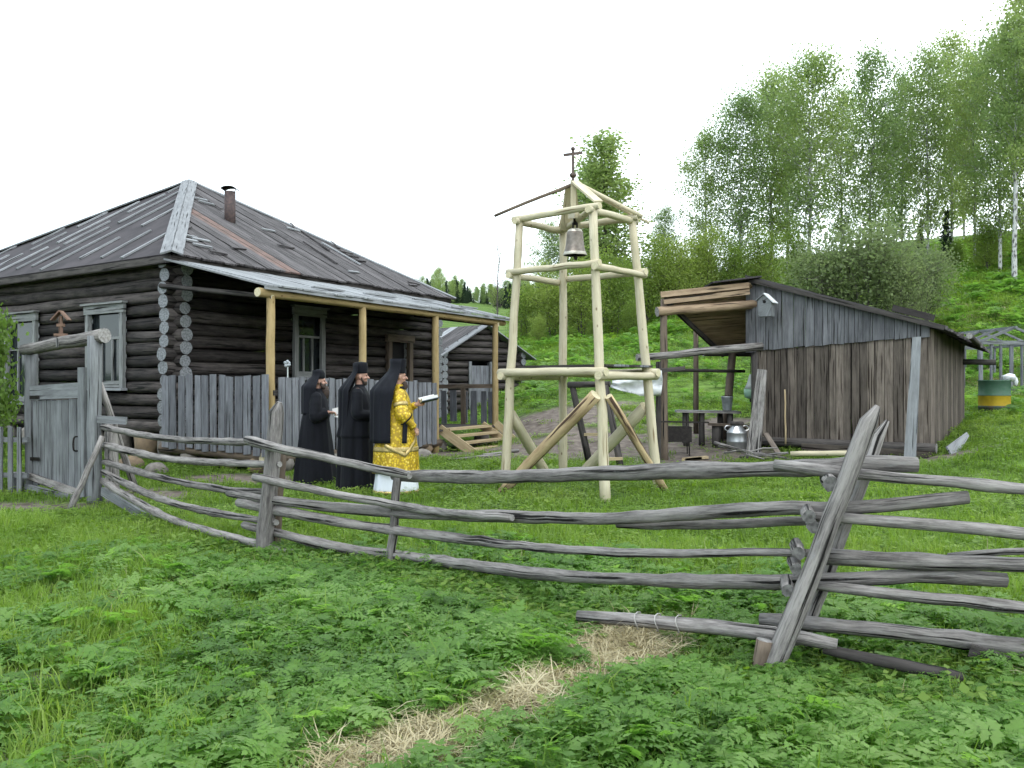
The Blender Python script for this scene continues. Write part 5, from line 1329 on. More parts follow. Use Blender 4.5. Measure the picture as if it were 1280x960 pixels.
# slanting braid over the right hip, and the braid round the wide sleeve
def surf(z, a, grow=.012):
    v = np.array(vest); q = [np.interp(z, v[:, 0], v[:, k]) for k in range(6)]; f = 1
    for m_, am, ph in FOLD: f += q[5]*am*math.sin(m_*a+ph+3.0+.35*math.sin(z*s*3+ph))
    return Vector((q[1]*s+(q[3]*s*f+grow)*math.cos(a), q[2]*s+(q[4]*s*f+grow)*math.sin(a), z*s))
for a0, a1, z0_, z1_ in ((-2.3, -1.35, .70, .56), (-1.35, -.35, .56, .86)):
    G = [[surf(z0_+(z1_-z0_)*t+w_, a0+(a1-a0)*t) for w_ in (-.03, 0, .03)] for t in np.linspace(0, 1, 14)]
    build("gold_braid", MB().grid(G, .006), M['goldband'], p3, True, origin=(0, 0, 0))
e_ = ends[0]
for t0_, t1_ in ((.45, .62),):
    pts = [e_[0].lerp(e_[1], t) for t in np.linspace(t0_, t1_, 3)]; build("sleeve_braid", MB().tube(pts, [.108, .108, .108], 18), M['goldband'], p3, True, origin=(0, 0, 0))
w = e_[1].lerp(e_[2], .35); w2 = e_[1].lerp(e_[2], .30)
build("sleeve_braid", MB().tube([w2, w], [.110, .112], 18), M['robe'], p3, True, origin=(0, 0, 0))
mb = MB().lathe(hc+Vector((-.012, 0, .045)), [(.100, 0), (.104, .02), (.112, .12), (.122, .20), (.122, .215), (.02, .217)], 24); build("klobuk_hat", mb, M['robe'], p3, True, origin=(0, 0, 0))
mb = MB(); veil(mb, V, hc, s, hc.z+.255, .72*s, 1.75, 1.35, .122, .30, -.06, 9, ryk=1.02); build("veil", mb, M['veil'], p3, True, origin=(0, 0, 0))
G = []
for i in range(20):
    t = i/19; z = (1.50-.78*t)*s; a = -1.35+.06*math.sin(t*4); q = surf(min(z/s, 1.45), a, .035)
    G.append([Vector((q.x-.035+.07*j/4, q.y-.012*math.sin(j*1.5), z)) for j in range(5)])
build("veil_lappet", MB().grid(G, .01), M['veil'], p3, True, origin=(0, 0, 0))
mb = MB().ball(hc+Vector((.06, 0, -.10)), .045, .052, .055, 12, 8, .06); mb.tube([hc+Vector((.068, 0, -.09)), hc+Vector((.085, 0, -.16)), hc+Vector((.085, 0, -.21))], [.05, .045, .012], 10, jit=.08)
build("beard", mb, M['beard'], p3, True, origin=(0, 0, 0))
r3 = Matrix.Rotation(rz3, 3, 'Z')
bkp = Vector(l3)+r3@(Vector((.46, -.01, 1.31))*s)
book = thing("prayer_book", "open book with white pages held up by the priest in yellow", "book", bkp)
bd = (r3@Vector((1, 0, .22))).normalized(); bs = r3@Vector((0, 1, .0)); bu = bd.cross(bs)
for sg in (-1, 1):
    e1 = (bs*sg+bu*.25*1).normalized()
    build("cover", MB().plank(bkp-bd*.13+e1*.075-bu*.028, bkp+bd*.13+e1*.075-bu*.028, e1, .15, .010), M['bookc'], book)
    build("pages", MB().plank(bkp-bd*.122+e1*.07, bkp+bd*.122+e1*.07, e1, .136, .04), M['paper'], book)

# ------------------------------------------------------------------ trees
def quads_mesh(name, C, A, B, mat, tint=None):
    n = len(C); v = np.empty((n, 4, 3)); v[:, 0] = C-A*.5; v[:, 1] = C+B*.5-A*.05; v[:, 2] = C+A*.5; v[:, 3] = C-B*.5-A*.05
    me = bpy.data.meshes.new(name); me.vertices.add(n*4); me.vertices.foreach_set("co", v.ravel())
    me.loops.add(n*4); me.loops.foreach_set("vertex_index", np.arange(n*4)); me.polygons.add(n)
    me.polygons.foreach_set("loop_start", np.arange(n)*4); me.polygons.foreach_set("loop_total", np.full(n, 4))
    if tint is not None:
        at = me.attributes.new("tint", 'FLOAT', 'FACE'); at.data.foreach_set("value", tint.astype(np.float32))
    me.materials.append(mat); me.update(calc_edges=True); me.validate(); return me
def rdir(rs, n): d = rs.normal(size=(n, 3)); return d/np.linalg.norm(d, axis=1)[:, None]
def make_tree(seed, H, prof, f0, limbs, spread, up, leafn, lsize, mat, bark, droop=.0, clump=.22, trunk_r=.10, multi=1, lean=.0, zsq=.8):
    rs = np.random.RandomState(seed); mb = MB(); cents = []
    for st in range(multi):
        az0 = st*2*math.pi/multi+rs.rand(); off = np.array([math.cos(az0), math.sin(az0), 0])*(.18 if multi > 1 else 0)
        hh = H*(1 if st == 0 else rs.uniform(.7, .95)); ln = lean+(.12*H if multi > 1 else 0)
        tp = [off.copy()]
        for i in range(1, 9):
            f = i/8; tp.append(off+np.array([math.cos(az0)*ln*f**1.3, math.sin(az0)*ln*f**1.3, hh*f])+np.r_[rs.normal(size=2)*.012*H*f, 0])
        tp = np.array(tp); fz = np.linspace(0, 1, 9)
        mb.tube([Vector(p) for p in np.r_[[tp[0]-[0, 0, .4]], tp]], [trunk_r*1.3]+[trunk_r*(1-.93*f) for f in fz], 7, caps=False)
        nl = max(6, limbs//multi)
        for k in range(nl):
            f = f0+(.985-f0)*((k+rs.rand())/nl); b = np.array([np.interp(f, fz, tp[:, j]) for j in range(3)])
            az = k*2.4+rs.rand()*1.2; L = max(.25, spread*prof((f-f0)/(1-f0))*rs.uniform(.65, 1.2)); el = up*rs.uniform(.7, 1.3)
            d = np.array([math.cos(az)*math.cos(el), math.sin(az)*math.cos(el), math.sin(el)])
            pts = [b]; 
            for q in range(1, 4):
                t = q/3; pts.append(b+d*L*t+np.array([0, 0, -droop*L*t*t])+rs.normal(size=3)*.03*L)
            r = max(.008, trunk_r*(1-f)*.42)
            mb.tube([Vector(p) for p in pts], [r, r*.75, r*.5, r*.2], 4, caps=False)
            nt = 3+int(L*2.2)
            for q in range(nt):
                t = rs.uniform(.25, 1.0); i = min(2, int(t*3)); bb = pts[i]+(pts[i+1]-pts[i])*(t*3-i)
                td = rdir(rs, 1)[0]; td[2] = abs(td[2])*.8-.15-droop*.6; e = bb+td*L*.32*rs.uniform(.4, 1.1)
                mb.tube([Vector(bb), Vector(e)], [r*.35+.003, .003], 3, caps=False)
                cents += [bb*.4+e*.6, e]
        cents.append(tp[-1])
    cents = np.array(cents); w = rs.uniform(.2, 1, len(cents))**2; w /= w.sum()
    if leafn:
        idx = rs.choice(len(cents), leafn, p=w); C = cents[idx]+rs.normal(size=(leafn, 3))*clump*np.array([1, 1, zsq]); 
        A = rdir(rs, leafn); N_ = rdir(rs, leafn); B = np.cross(A, N_); B /= np.linalg.norm(B, axis=1)[:, None]+1e-9
        sz = lsize*rs.uniform(.6, 1.35, leafn)[:, None]
        crown = quads_mesh("crown", C, A*sz, B*sz*.72, mat, rs.rand(len(cents))[idx]*.75+rs.rand(leafn)*.25)
    else: crown = None
    tm = bpy.data.meshes.new("trunk"); tm.from_pydata([tuple(v) for v in mb.v], [], mb.f); tm.materials.append(bark)
    tm.polygons.foreach_set("use_smooth", [True]*len(tm.polygons))
    return tm, crown
round_p = lambda f: (math.sin(math.pi*min(1, (f*.92+.06)))**.7)
spire_p = lambda f: (1-f)**.75*.95+.10 if f > .25 else .55+.45*f/.25
oval_p = lambda f: (math.sin(math.pi*(f*.86+.1))**.9)*.9+.1
dome_p = lambda f: (1-f**2.2)*.9+.15
TREES = {}
for i, sd in enumerate((11, 12, 13)): TREES['birch%d' % i] = make_tree(sd, 12, oval_p, .13, 64, 2.5, .75, 12500, .14, M['birchleaf'], M['birchbark'], .10, .36, .11)
for i, sd in enumerate((21, 22)): TREES['aspen%d' % i] = make_tree(sd, 12, round_p, .20, 64, 3.0, .85, 13000, .145, M['birchleaf'], M['birchbark'], .05, .40, .12)
TREES['spire0'] = make_tree(31, 10, spire_p, .10, 66, 2.0, .75, 11000, .14, M['birchleaf'], M['bark'], .05, .25, .11)
for i, sd in enumerate((41, 42, 43)): TREES['bush%d' % i] = make_tree(sd, 6, dome_p, .06, 60, 2.0, .7, 9500, .14, M['bushleaf'], M['bark'], .06, .42, .06, multi=3)
for i, sd in enumerate((51, 52)): TREES['willow%d' % i] = make_tree(sd, 4.2, dome_p, .05, 80, 2.4, .95, 7500, .12, M['willowleaf'], M['bark'], -.05, .34, .05, multi=5)
TREES['bare'] = make_tree(61, 8, oval_p, .25, 46, 2.0, .8, 500, .08, M['willowleaf'], M['bark'], .02, .3, .09)
TREES['spruce'] = make_tree(71, 10, lambda f: (1-f)*.95+.04, .04, 110, 1.9, -.1, 14000, .18, M['spruceleaf'], M['bark'], .15, .16, .12, zsq=.35)
TREES['lowbush0'] = make_tree(44, 2.6, dome_p, .02, 50, 1.5, .7, 9000, .11, M['bushleaf'], M['bark'], .05, .2, .03, multi=4)
HB_ = {'birch': 12, 'aspen': 12, 'spire': 10, 'bush': 6, 'willow': 4.2, 'bare': 8, 'spruce': 10, 'lowbush': 2.6}
def tree(name, kind, x, ytop, D, wid, label, cat="tree", group=None, rot=None):
    X = (x-640)/F*D; g = gz(X, D); top = EYE-(ytop-480)/F*D; h = max(.6, top-g)
    base = HB_[kind.rstrip('0123456789')]
    root = thing(name, label, cat, (X, D, g-.05), group)
    root.rotation_euler = (0, 0, random.uniform(0, 6.28) if rot is None else rot); root.scale = (h/base*wid, h/base*wid, h/base*1.0)
    tm, cm = TREES[kind]
    link(bpy.data.objects.new("trunk", tm), root)
    if cm is not None: link(bpy.data.objects.new("crown", cm), root)
    return root
g1 = "birches and aspens on the hillside"
for q in (("birch_tree", 'spire0', 756, 168, 48, 1.6, "tall narrow leafy tree rising behind the bell tower roof"),
          ("birch_tree", 'spire0', 738, 205, 51, 1.5, "lower pointed tree half hidden behind the tall narrow one at the tower"),
          ("birch_tree", 'birch1', 688, 280, 50, 1.1, "short pale tree seen through the left side of the bell tower"),
          ("birch_tree", 'birch2', 832, 258, 52, 1.0, "small tree just left of the big hillside grove"),
          ("birch_tree", 'birch0', 882, 165, 50, .9, "leftmost tall birch of the hillside grove"),
          ("aspen_tree", 'aspen0', 925, 128, 50, .95, "round-topped aspen beside the leftmost birch of the grove"),
          ("aspen_tree", 'aspen1', 965, 98, 52, .9, "aspen in the left part of the grove above the open canopy"),
          ("aspen_tree", 'aspen0', 1012, 78, 48, .95, "broad full aspen whose crown tops the left grove above the shed ridge"),
          ("birch_tree", 'birch0', 1052, 112, 54, .85, "slim birch in the dip between the two tallest crown groups"),
          ("birch_tree", 'birch1', 1088, 68, 50, .85, "pointed birch standing alone in the middle of the grove"),
          ("birch_tree", 'birch2', 1128, 92, 54, .8, "thin see-through birch right of the pointed birch"),
          ("birch_tree", 'birch0', 1160, 62, 50, .8, "tall airy birch with a feathered top over the shed's right end"),
          ("birch_tree", 'birch1', 1190, 48, 54, .8, "tall airy birch with a bare stem above the barrel slope"),
          ("aspen_tree", 'aspen1', 1218, 78, 50, .75, "dense mid green aspen left of the white-stemmed birch"),
          ("birch_tree", 'birch2', 1250, 38, 46, .85, "big bright birch near the right edge above the greenhouse"),
          ("birch_tree", 'birch1', 1283, -25, 44, .75, "tallest birch cut by the right edge of the photo"),
          ("birch_tree", 'birch0', 1340, 10, 46, .9, "birch beyond the right edge next to the tallest one"),
          ("birch_tree", 'birch2', 1420, 20, 50, .9, "birch well beyond the right edge of the grove"),
          ("aspen_tree", 'aspen1', 985, 150, 60, 1.0, "second row aspen glimpsed behind the left grove"),
          ("birch_tree", 'birch2', 1110, 140, 62, 1.0, "second row birch glimpsed behind the middle of the grove"),
          ("birch_tree", 'birch0', 1205, 120, 62, 1.0, "second row birch glimpsed behind the right grove")):
    tree(*q, cat="tree", group=g1)
tree("spruce_tree", 'spruce', 1183, 262, 50, .9, "dark young spruce among the birches over the shed's right end")
tree("spruce_tree", 'spruce', 1150, 275, 54, .9, "smaller dark spruce half hidden left of the young spruce")
tree("bare_tree", 'bare', 622, 288, 62, .9, "leafless grey tree left of the bell tower")
tree("bare_tree", 'bare', 522, 334, 150, 1.2, "far leafless tree above the end of the house roof")
# white birch stem on the slope at right
x0 = P(1271, 352, 43); g = gz(x0.x, x0.y)
g2 = "bushes along the foot of the hill"
for kind, x, yt, D, w, lab in (('bush0', 655, 355, 44, 1.0, "yellow-green bush at the left end of the hedge behind the tower"), ('bush1', 690, 330, 43, 1.0, "tall leafy bush behind the tower's left leg"),
                          ('bush2', 728, 322, 42, 1.0, "leafy bush between the tower's middle legs"), ('bush0', 768, 318, 43, 1.0, "leafy bush behind the tower's right leg"), ('bush1', 806, 300, 45, 1.0, "pale bush just right of the tower"),
                          ('bush2', 842, 295, 45, 1.0, "yellow bush above the canopy's left end"), ('bush0', 880, 290, 46, 1.0, "yellow-green bush over the middle of the canopy"), ('bush1', 918, 292, 46, 1.0, "yellowish bush over the birdhouse"),
                          ('bush2', 955, 285, 46, 1.0, "leafy bush over the shed gable peak"), ('bush0', 995, 290, 47, 1.0, "bush behind the grey willow, left of it"), ('bush0', 672, 395, 41, .9, "low bush at the foot of the hedge left of the tower"),
                          ('bush2', 790, 375, 41, .9, "low bush at the foot of the hedge right of the tower"), ('bush1', 1235, 265, 47, 1.0, "bright green bush beside the white birch stem"), ('bush2', 1300, 235, 47, 1.0, "bright bush at the right edge under the tallest birch"), ('bush1', 740, 400, 41, .9, "low bush at the hedge foot in the middle of the tower"), ('bush2', 1195, 300, 49, .9, "low green bush between the spruce and the bright birch")):
    tree("bush", kind, x, yt, D, w, lab, "bush", g2)
for kind, x, yt, D, w, lab in (('willow0', 1085, 290, 34, 1.2, "large grey-green willow bush behind the shed roof"), ('willow1', 1030, 312, 35, 1.15, "grey-green willow bush left of the large one"), ('willow1', 1155, 312, 36, 1.1, "grey-green willow bush right of the large one"), ('willow0', 1125, 330, 33, .8, "small willow bush low on the slope behind the shed eave")):
    tree("willow_bush", kind, x, yt, D, w, lab, "bush", "willow bushes behind the shed")
# white-stemmed birch at right
wb = make_tree(81, 13, oval_p, .38, 50, 2.6, .8, 12000, .155, M['birchleaf'], M['birchbark'], .12, .28, .17)
TREES['white'] = wb; HB_['white'] = 13
tree("birch_tree", 'white', 1268, 20, 42, .8, "birch with a bare white lower stem on the slope at right")
# shrub at the left edge by the gate
sh = make_tree(91, 2.6, dome_p, .05, 60, 1.15, .7, 13000, .075, M['shrubleaf'], M['bark'], .05, .11, .03, multi=4)
TREES['shrub'] = sh; HB_['shrub'] = 2.6
tree("leafy_shrub", 'shrub', -52, 322, 13.9, .60, "bright green leafy shrub at the left edge behind the pickets", "shrub")
tree("leafy_shrub", 'shrub', -110, 340, 14.2, .8, "leafy shrub beyond the left edge of the photo", "shrub")

# ------------------------------------------------------------------ scattered ground cover (stuff)
def proto(name, mb, mat):
    me = bpy.data.meshes.new(name); me.from_pydata([tuple(v) for v in mb.v], [], mb.f); me.materials.append(mat)
    me.polygons.foreach_set("use_smooth", [True]*len(me.polygons))
    return bpy.data.objects.new(name, me)
def protocol(name, objs):
    c = bpy.data.collections.new(name)
    for o in objs: c.objects.link(o)
    return c
def leaf(mb, base, d, up, L, W_, rs, pairs=4):
    """a divided leaf: rachis with jagged leaflets"""
    d = d.normalized(); sd = d.cross(up).normalized(); nn = sd.cross(d).normalized()
    def leaflet(p, dd, l, w):
        dd = dd.normalized(); s2 = dd.cross(nn).normalized(); b = len(mb.v); cv = -nn*l*.18
        pts = [p, p+dd*l*.22+s2*w*.5, p+dd*l*.34+s2*w*.30, p+dd*l*.55+s2*w*.42+cv*.4, p+dd*l*.66+s2*w*.2+cv*.5, p+dd*l+cv, p+dd*l*.66-s2*w*.2+cv*.5, p+dd*l*.55-s2*w*.42+cv*.4, p+dd*l*.34-s2*w*.30, p+dd*l*.22-s2*w*.5]
        mid = p+dd*l*.45-nn*l*.05
        mb.v += pts+[mid]
        for k in range(10): mb.f.append((b+k, b+(k+1) % 10, b+10))
    for k in range(pairs):
        t = k/pairs; p = base+d*L*t-nn*L*.18*t*t; ll = W_*(1-.62*t)*rs.uniform(.85, 1.15)
        for sg in (-1, 1): leaflet(p, sd*sg+d*(.45+.5*t), ll, ll*.62)
    leaflet(base+d*L*.86-nn*L*.14, d-nn*.2, W_*.62, W_*.42)
def herb(seed, h=.22, n=8, L=.13, pairs=4):
    rs = np.random.RandomState(seed); mb = MB()
    for i in range(n):
        az = i*2.4+rs.rand()*.8; r = rs.uniform(.02, .13); zz = h*rs.uniform(.45, 1.1)
        b = Vector((math.cos(az)*r, math.sin(az)*r, zz)); d = Vector((math.cos(az), math.sin(az), rs.uniform(-.05, .55)))
        mb.tube([Vector((math.cos(az)*.01, math.sin(az)*.01, -.02)), b*.6+Vector((0, 0, zz*.1)), b], [.0035, .003, .002], 3, caps=False)
        leaf(mb, b, d, Vector((rs.normal()*.2, rs.normal()*.2, 1)), L*rs.uniform(.7, 1.2), L*.62*rs.uniform(.8, 1.15), rs, pairs)
    return mb
def nettle(seed, h=.34, n=5, L=.09):
    rs = np.random.RandomState(seed); mb = MB()
    for i in range(n):
        az = i*2.4+rs.rand(); r = rs.uniform(.02, .14); b = Vector((math.cos(az)*r, math.sin(az)*r, -.02)); hh = h*rs.uniform(.6, 1.1); t = b+Vector((rs.normal()*.03, rs.normal()*.03, hh))
        mb.tube([b, b.lerp(t, .5), t], [.004, .003, .002], 3, caps=False)
        for k in range(6):
            f = .35+.65*k/5; p = b.lerp(t, f); a2 = k*1.57+rs.rand()*.4
            for sg in (0, math.pi):
                d = Vector((math.cos(a2+sg), math.sin(a2+sg), .35-.25*(1-f))).normalized(); sd = d.cross(Vector((0, 0, 1))).normalized(); nn = sd.cross(d); l = L*(1.15-.6*f)*rs.uniform(.8, 1.2); w = l*.34; q = len(mb.v)
                mb.v += [p, p+d*l*.25+sd*w*.8, p+d*l*.32+sd*w*.62, p+d*l*.5+sd*w*.8-nn*l*.05, p+d*l*.58+sd*w*.5-nn*l*.06, p+d*l-nn*l*.2, p+d*l*.58-sd*w*.5-nn*l*.06, p+d*l*.5-sd*w*.8-nn*l*.05, p+d*l*.32-sd*w*.62, p+d*l*.25-sd*w*.8, p+d*l*.45+nn*l*-.02]
                for z in range(10): mb.f.append((q+z, q+(z+1) % 10, q+10))
    return mb
def tuft(seed, n=24, h=.16, r=.09, w=.006, bend=.6, flat=False):
    rs = np.random.RandomState(seed); mb = MB()
    for i in range(n):
        az = rs.rand()*6.28; q = r*math.sqrt(rs.rand()); p = Vector((q*math.cos(az), q*math.sin(az), -.01)); a2 = rs.rand()*6.28
        hh = h*rs.uniform(.45, 1.15); bd = bend*rs.uniform(.2, 1.2); o = Vector((math.cos(a2), math.sin(a2), 0)); sd = Vector((-o.y, o.x, 0))
        if flat: p1 = p+o*hh*.5+Vector((0, 0, hh*rs.uniform(.05, .25))); p2 = p+o*hh+Vector((0, 0, hh*rs.uniform(0, .22)))
        else: p1 = p+o*hh*bd*.3+Vector((0, 0, hh*.6)); p2 = p+o*hh*bd*.85+Vector((0, 0, hh*(1-.25*bd)))
        b = len(mb.v); mb.v += [p-sd*w/2, p+sd*w/2, p1+sd*w*.42, p1-sd*w*.42, p2]
        mb.f += [(b, b+1, b+2, b+3), (b+3, b+2, b+4)]
    return mb
def lowleaf(seed, n=14, h=.07, r=.12, L=.045):
    rs = np.random.RandomState(seed); mb = MB()
    for i in range(n):
        az = rs.rand()*6.28; q = r*math.sqrt(rs.rand()); c = Vector((q*math.cos(az), q*math.sin(az), h*rs.uniform(.3, 1))); a2 = rs.rand()*6.28
        d = Vector((math.cos(a2), math.sin(a2), rs.uniform(-.2, .4))).normalized(); sd = d.cross(Vector((0, 0, 1))).normalized(); l = L*rs.uniform(.6, 1.3); b = len(mb.v)
        mb.v += [c, c+d*l*.4+sd*l*.33, c+d*l, c+d*l*.4-sd*l*.33]; mb.f.append((b, b+1, b+2, b+3))
    return mb
PC = {
 'herb': protocol("herb_kinds", [proto("herb_%d" % i, herb(100+i, .17+.035*(i % 3), 8+i % 3, .125+.018*(i % 3), 3+(i % 2)), M['herb']) for i in range(6)]+[proto("herb_%d" % (6+i), nettle(140+i, .30+.05*i, 5, .085), M['herb']) for i in range(2)]+[proto("herb_8", lowleaf(150, 18, .20, .16, .085), M['herb'])]),
 'grass': protocol("grass_kinds", [proto("grass_%d" % i, tuft(200+i, 26, .17+.05*(i % 3), .10, .0075, .8), M['grass']) for i in range(5)]),
 'lawn': protocol("lawn_kinds", [proto("lawn_%d" % i, (tuft(300+i, 34, .085, .16, .008, .9) if i < 3 else lowleaf(320+i, 22, .07, .16, .05)), M['grass']) for i in range(5)]),
 'slope': protocol("slope_kinds", [proto("slope_%d" % i, (tuft(400+i, 46, .26, .42, .022, .9) if i < 3 else lowleaf(420+i, 34, .24, .38, .13)), M['grass'] if i != 4 else M['herb']) for i in range(5)]),
 'straw': protocol("straw_kinds", [proto("straw_%d" % i, tuft(500+i, 46, .17, .10, .005, 1, flat=True), M['straw']) for i in range(4)]),
 'stalk': protocol("stalk_kinds", [proto("stalk_%d" % i, tuft(520+i, 5, .24, .05, .004, .9), M['straw']) for i in range(3)]),
}
def scatter(name, pts, rot, scl, idx, coll, label, cat=None):
    me = bpy.data.meshes.new(name); me.vertices.add(len(pts)); me.vertices.foreach_set("co", np.asarray(pts, np.float32).ravel())
    a = me.attributes.new("rot", 'FLOAT_VECTOR', 'POINT'); a.data.foreach_set("vector", np.asarray(rot, np.float32).ravel())
    a = me.attributes.new("scl", 'FLOAT', 'POINT'); a.data.foreach_set("value", np.asarray(scl, np.float32))
    a = me.attributes.new("idx", 'INT', 'POINT'); a.data.foreach_set("value", np.asarray(idx, np.int32))
    o = link(bpy.data.objects.new(name, me)); tag(o, label, cat, None, 'stuff')
    ng = bpy.data.node_groups.new(name+"_nodes", 'GeometryNodeTree')
    ng.interface.new_socket("Geometry", in_out='INPUT', socket_type='NodeSocketGeometry'); ng.interface.new_socket("Geometry", in_out='OUTPUT', socket_type='NodeSocketGeometry')
    n, l = ng.nodes, ng.links
    gi, go = n.new('NodeGroupInput'), n.new('NodeGroupOutput'); ci = n.new('GeometryNodeCollectionInfo'); ci.inputs['Collection'].default_value = coll
    ci.inputs['Separate Children'].default_value = True; ci.inputs['Reset Children'].default_value = True
    ip_ = n.new('GeometryNodeInstanceOnPoints'); ip_.inputs['Pick Instance'].default_value = True
    def att(nm, ty):
        q = n.new('GeometryNodeInputNamedAttribute'); q.data_type = ty; q.inputs['Name'].default_value = nm; return q.outputs['Attribute']
    l.new(gi.outputs[0], ip_.inputs['Points']); l.new(ci.outputs[0], ip_.inputs['Instance']); l.new(att("idx", 'INT'), ip_.inputs['Instance Index'])
    l.new(att("rot", 'FLOAT_VECTOR'), ip_.inputs['Rotation']); l.new(att("scl", 'FLOAT'), ip_.inputs['Scale']); l.new(ip_.outputs[0], go.inputs[0])
    md = o.modifiers.new("scatter", 'NODES'); md.node_group = ng
    return o
def fence_y(X):    # distance of the front fence line at a given X
    return np.interp(X, [-5.7, -2.36, -1.1, 1.6, 3.5, 6], [12.5, 9.03, 8.35, 5.4, 5.15, 4.9])
def pts_in(n, y0, y1, margin, rs, gamma=1.0):
    y = y0+(y1-y0)*rs.rand(n)**gamma; w = .575*y+margin; x = (rs.rand(n)*2-1)*w; keep = rs.rand(n) < w/(.575*y1+margin)
    return x[keep], y[keep]
HPOLY = np.array([[p.x, p.y] for p in (pv(-.1, -.05, 0), pv(8.2, -.05, 0), Bcor, Lcor+uR*.4, Nw)])
def inside(poly, x, y):
    c = np.zeros(len(x), bool); n = len(poly)
    for i in range(n):
        x0, y0 = poly[i]; x1, y1 = poly[(i+1) % n]
        c ^= ((y0 > y) != (y1 > y)) & (x < (x1-x0)*(y-y0)/(y1-y0+1e-12)+x0)
    return c
SPOLY = np.array([[p.x, p.y] for p in (sp(0, 0, 0), sp(WF, 0, 0), sp(WF, DS, 0), sp(0, DS, 0))])
def place(name, n, y0, y1, margin, coll, nk, wfun, smin, smax, label, tilt=.12, seed=0, dz_=0., gamma=1., near=None):
    rs = np.random.RandomState(seed); x, y = pts_in(n, y0, y1, margin, rs, gamma)
    w = wfun(x, y)*(~inside(HPOLY, x, y))*(~inside(SPOLY, x, y)); k = rs.rand(len(x)) < w; x, y = x[k], y[k]
    z = height(x, y)+dz_; m = len(x); rot = np.c_[rs.normal(size=(m, 2))*tilt, rs.rand(m)*6.283]
    sc = rs.uniform(smin, smax, m)*(1+.25*smooth_noise(x, y, 1.3, 2))*(near(x, y) if near else 1)
    return scatter(name, np.c_[x, y, z], rot, sc, rs.randint(0, nk, m), coll, label)
def herb_w(x, y):
    fy = fence_y(x); outside = y < fy+.3
    left = np.clip((x+.62*y*.42-(-.9))/1.2, 0, 1)          # sparse towards the left of the foreground
    patch = np.clip(.46+.85*smooth_noise(x, y, .9, 6)+.25*smooth_noise(x, y, 2.4, 9), 0, 1)
    inn = np.clip(1-(y-fy)/2.6, 0, 1)*np.clip(x*.5+1.1, 0, 1)
    return np.where(outside, (.16+.84*left)*np.maximum(patch, .12+.5*(left > .5)), inn*patch*.8)*np.clip(1-1.7*straw_w(x, y+.06), 0, 1)*(1-bare_w(x, y))
place("ground_herbs", 34000, 2.4, 9.5, 1.6, PC['herb'], 9, herb_w, .42, .82, "dense ferny herbs growing along both sides of the pole fence", .16, 1, 0, 1, lambda x, y: 1-.5*np.clip(1.3-np.abs(y-fence_y(x)+.45)/.75, 0, 1))
def grass_w(x, y): return (1-.35*herb_w(x, y))*(1-.93*straw_w(x, y))*(1-.8*bare_w(x, y))*np.clip(.75+.5*smooth_noise(x, y, 1.1, 12), .25, 1)*np.where(y < fence_y(x)+.4, 1, .45)
place("tall_grass", 20000, 2.4, 11, 1.6, PC['grass'], 5, grass_w, .5, 1.05, "fresh green grass growing among the herbs in the foreground", .15, 2, 0, 1, lambda x, y: 1-.55*np.clip(1.4-np.abs(y-fence_y(x)+.6)/.8, 0, 1))
def lawn_w(x, y): return (1-.95*bare_w(x, y))*np.clip(.8+.3*smooth_noise(x, y, .8, 3), .3, 1)*(1-.9*straw_w(x, y))
place("short_grass", 42000, 4, 24, 2.5, PC['lawn'], 5, lawn_w, .8, 1.5, "short trodden grass of the yard around the bell tower", .1, 3)
def slope_w(x, y): return np.clip(.75+.5*smooth_noise(x, y, .35, 7), .2, 1)*(1-.9*bare_w(x, y))
place("hillside_grass", 42000, 19, 62, 5, PC['slope'], 5, slope_w, .6, 1.3, "rough meadow grass and weeds on the hillside", .1, 4, -.03, 1, lambda x, y: np.clip((y-13)/26, .3, 1.1))
place("hillside_weeds", 9000, 17, 50, 4, PC['herb'], 6, lambda x, y: np.clip(.4+.9*smooth_noise(x, y, .5, 15), 0, 1)*(1-bare_w(x, y))*((y > 22) | (x > 7)), 1.0, 1.9, "leafy weeds in clumps on the slope behind the yard", .12, 5, 0, 1, lambda x, y: np.clip((y-12)/18, .35, 1))
place("dry_straw", 13000, 3.2, 7, 1., PC['straw'], 4, lambda x, y: np.maximum(straw_w(x, y)*.9, .03*(smooth_noise(x, y, 1.5, 4) > .3)), .6, 1.3, "dry flattened straw along the trodden line in the foreground", .2, 6, .06)
place("dry_stalks", 2600, 3.0, 9, 1.5, PC['stalk'], 3, lambda x, y: np.clip(.05+.22*straw_w(x, y)+.12*np.exp(-seg_dist(x, y, STRAW)*1.5), 0, 1), .6, 1.2, "scattered dry grass stalks in the foreground", .3, 7)
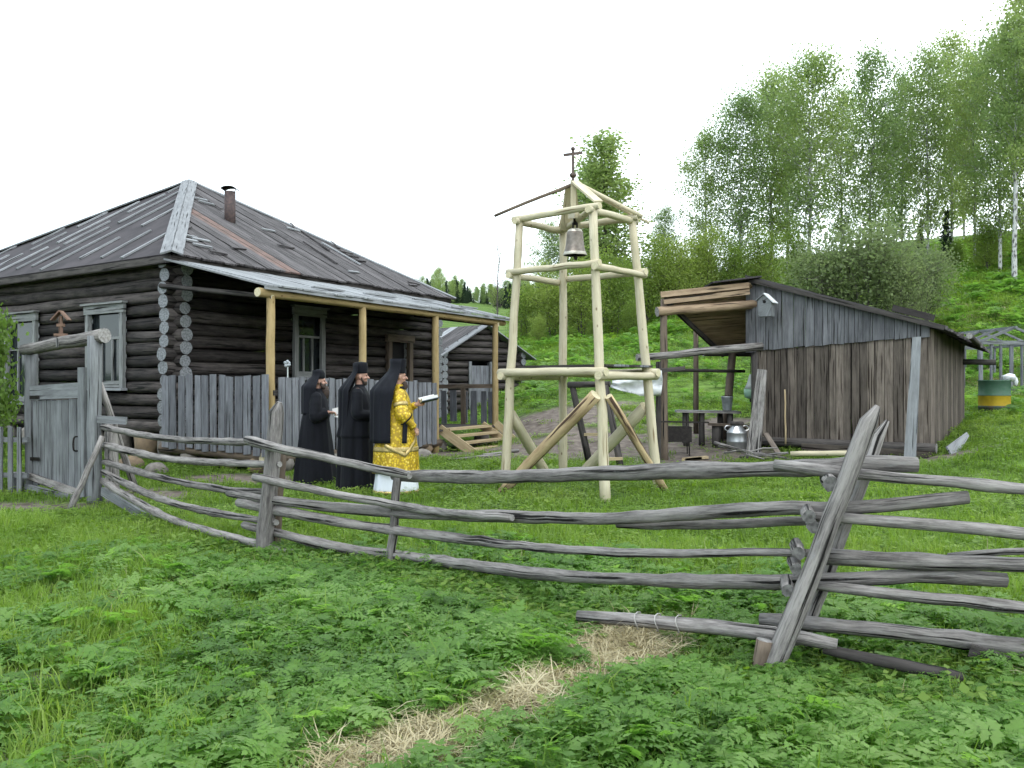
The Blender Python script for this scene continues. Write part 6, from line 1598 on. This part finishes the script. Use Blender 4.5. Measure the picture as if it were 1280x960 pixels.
place("withered_grass", 15000, 24, 52, 4, PC['straw'], 4, lambda x, y: np.clip(.25+.9*smooth_noise(x, y, .4, 21), 0, 1)*np.clip((x-10)/7, 0, 1), 1.2, 2.2, "withered brownish grass on the upper slope at right", .2, 8, .02)
# far forest on the skyline
far = []
rs = np.random.RandomState(5)
fp = protocol("far_tree_kinds", [])
for i, (k, sc) in enumerate((('spruce', 1), ('birch0', 1), ('spruce', .9), ('aspen1', .8))):
    tm, cm = TREES[k]; o = bpy.data.objects.new("far_tree_%d" % i, cm); fp.objects.link(o)
n = 1000
xp = rs.uniform(250, 1000, n); Df = rs.uniform(215, 300, n); X = (xp-640)/F*Df; zf = height(X, Df)
ht = rs.uniform(.32, .62, n)*(1+.25*np.sin(xp*.06)); 
scatter("far_forest", np.c_[X, Df, zf-.4], np.c_[np.zeros((n, 2)), rs.rand(n)*6.28], ht, rs.choice(4, n, p=[.42, .22, .26, .10]), fp, "distant mixed forest on the skyline beyond the far field")

# ------------------------------------------------------------------ air
HZ0, HZ1 = float(gh.min())-1.0, max(float(gh.max()), 40.0)+30.0
mb = MB(); x0, x1, y0, y1 = gx[0]-20, gx[-1]+20, gy[0]-20, gy[-1]+20
mb.hexa([(x0, y0, HZ0), (x1, y0, HZ0), (x1, y0, HZ1), (x0, y0, HZ1), (x0, y1, HZ0), (x1, y1, HZ0), (x1, y1, HZ1), (x0, y1, HZ1)])
hm = bpy.data.materials.new("pale_air"); hm.use_nodes = True; hn = hm.node_tree.nodes; hn.clear()
pv_ = hn.new("ShaderNodeVolumePrincipled"); pv_.inputs['Color'].default_value = (.93, .96, 1, 1); pv_.inputs['Density'].default_value = .0042; pv_.inputs['Anisotropy'].default_value = .2
ho = hn.new("ShaderNodeOutputMaterial"); hm.node_tree.links.new(pv_.outputs[0], ho.inputs['Volume'])
hz = build("haze", mb, hm, None, origin=(0, 0, 0)); tag(hz, "pale thin air over the whole valley", None, None, 'stuff')
print("HEIGHTS", gh.min(), gh.max())
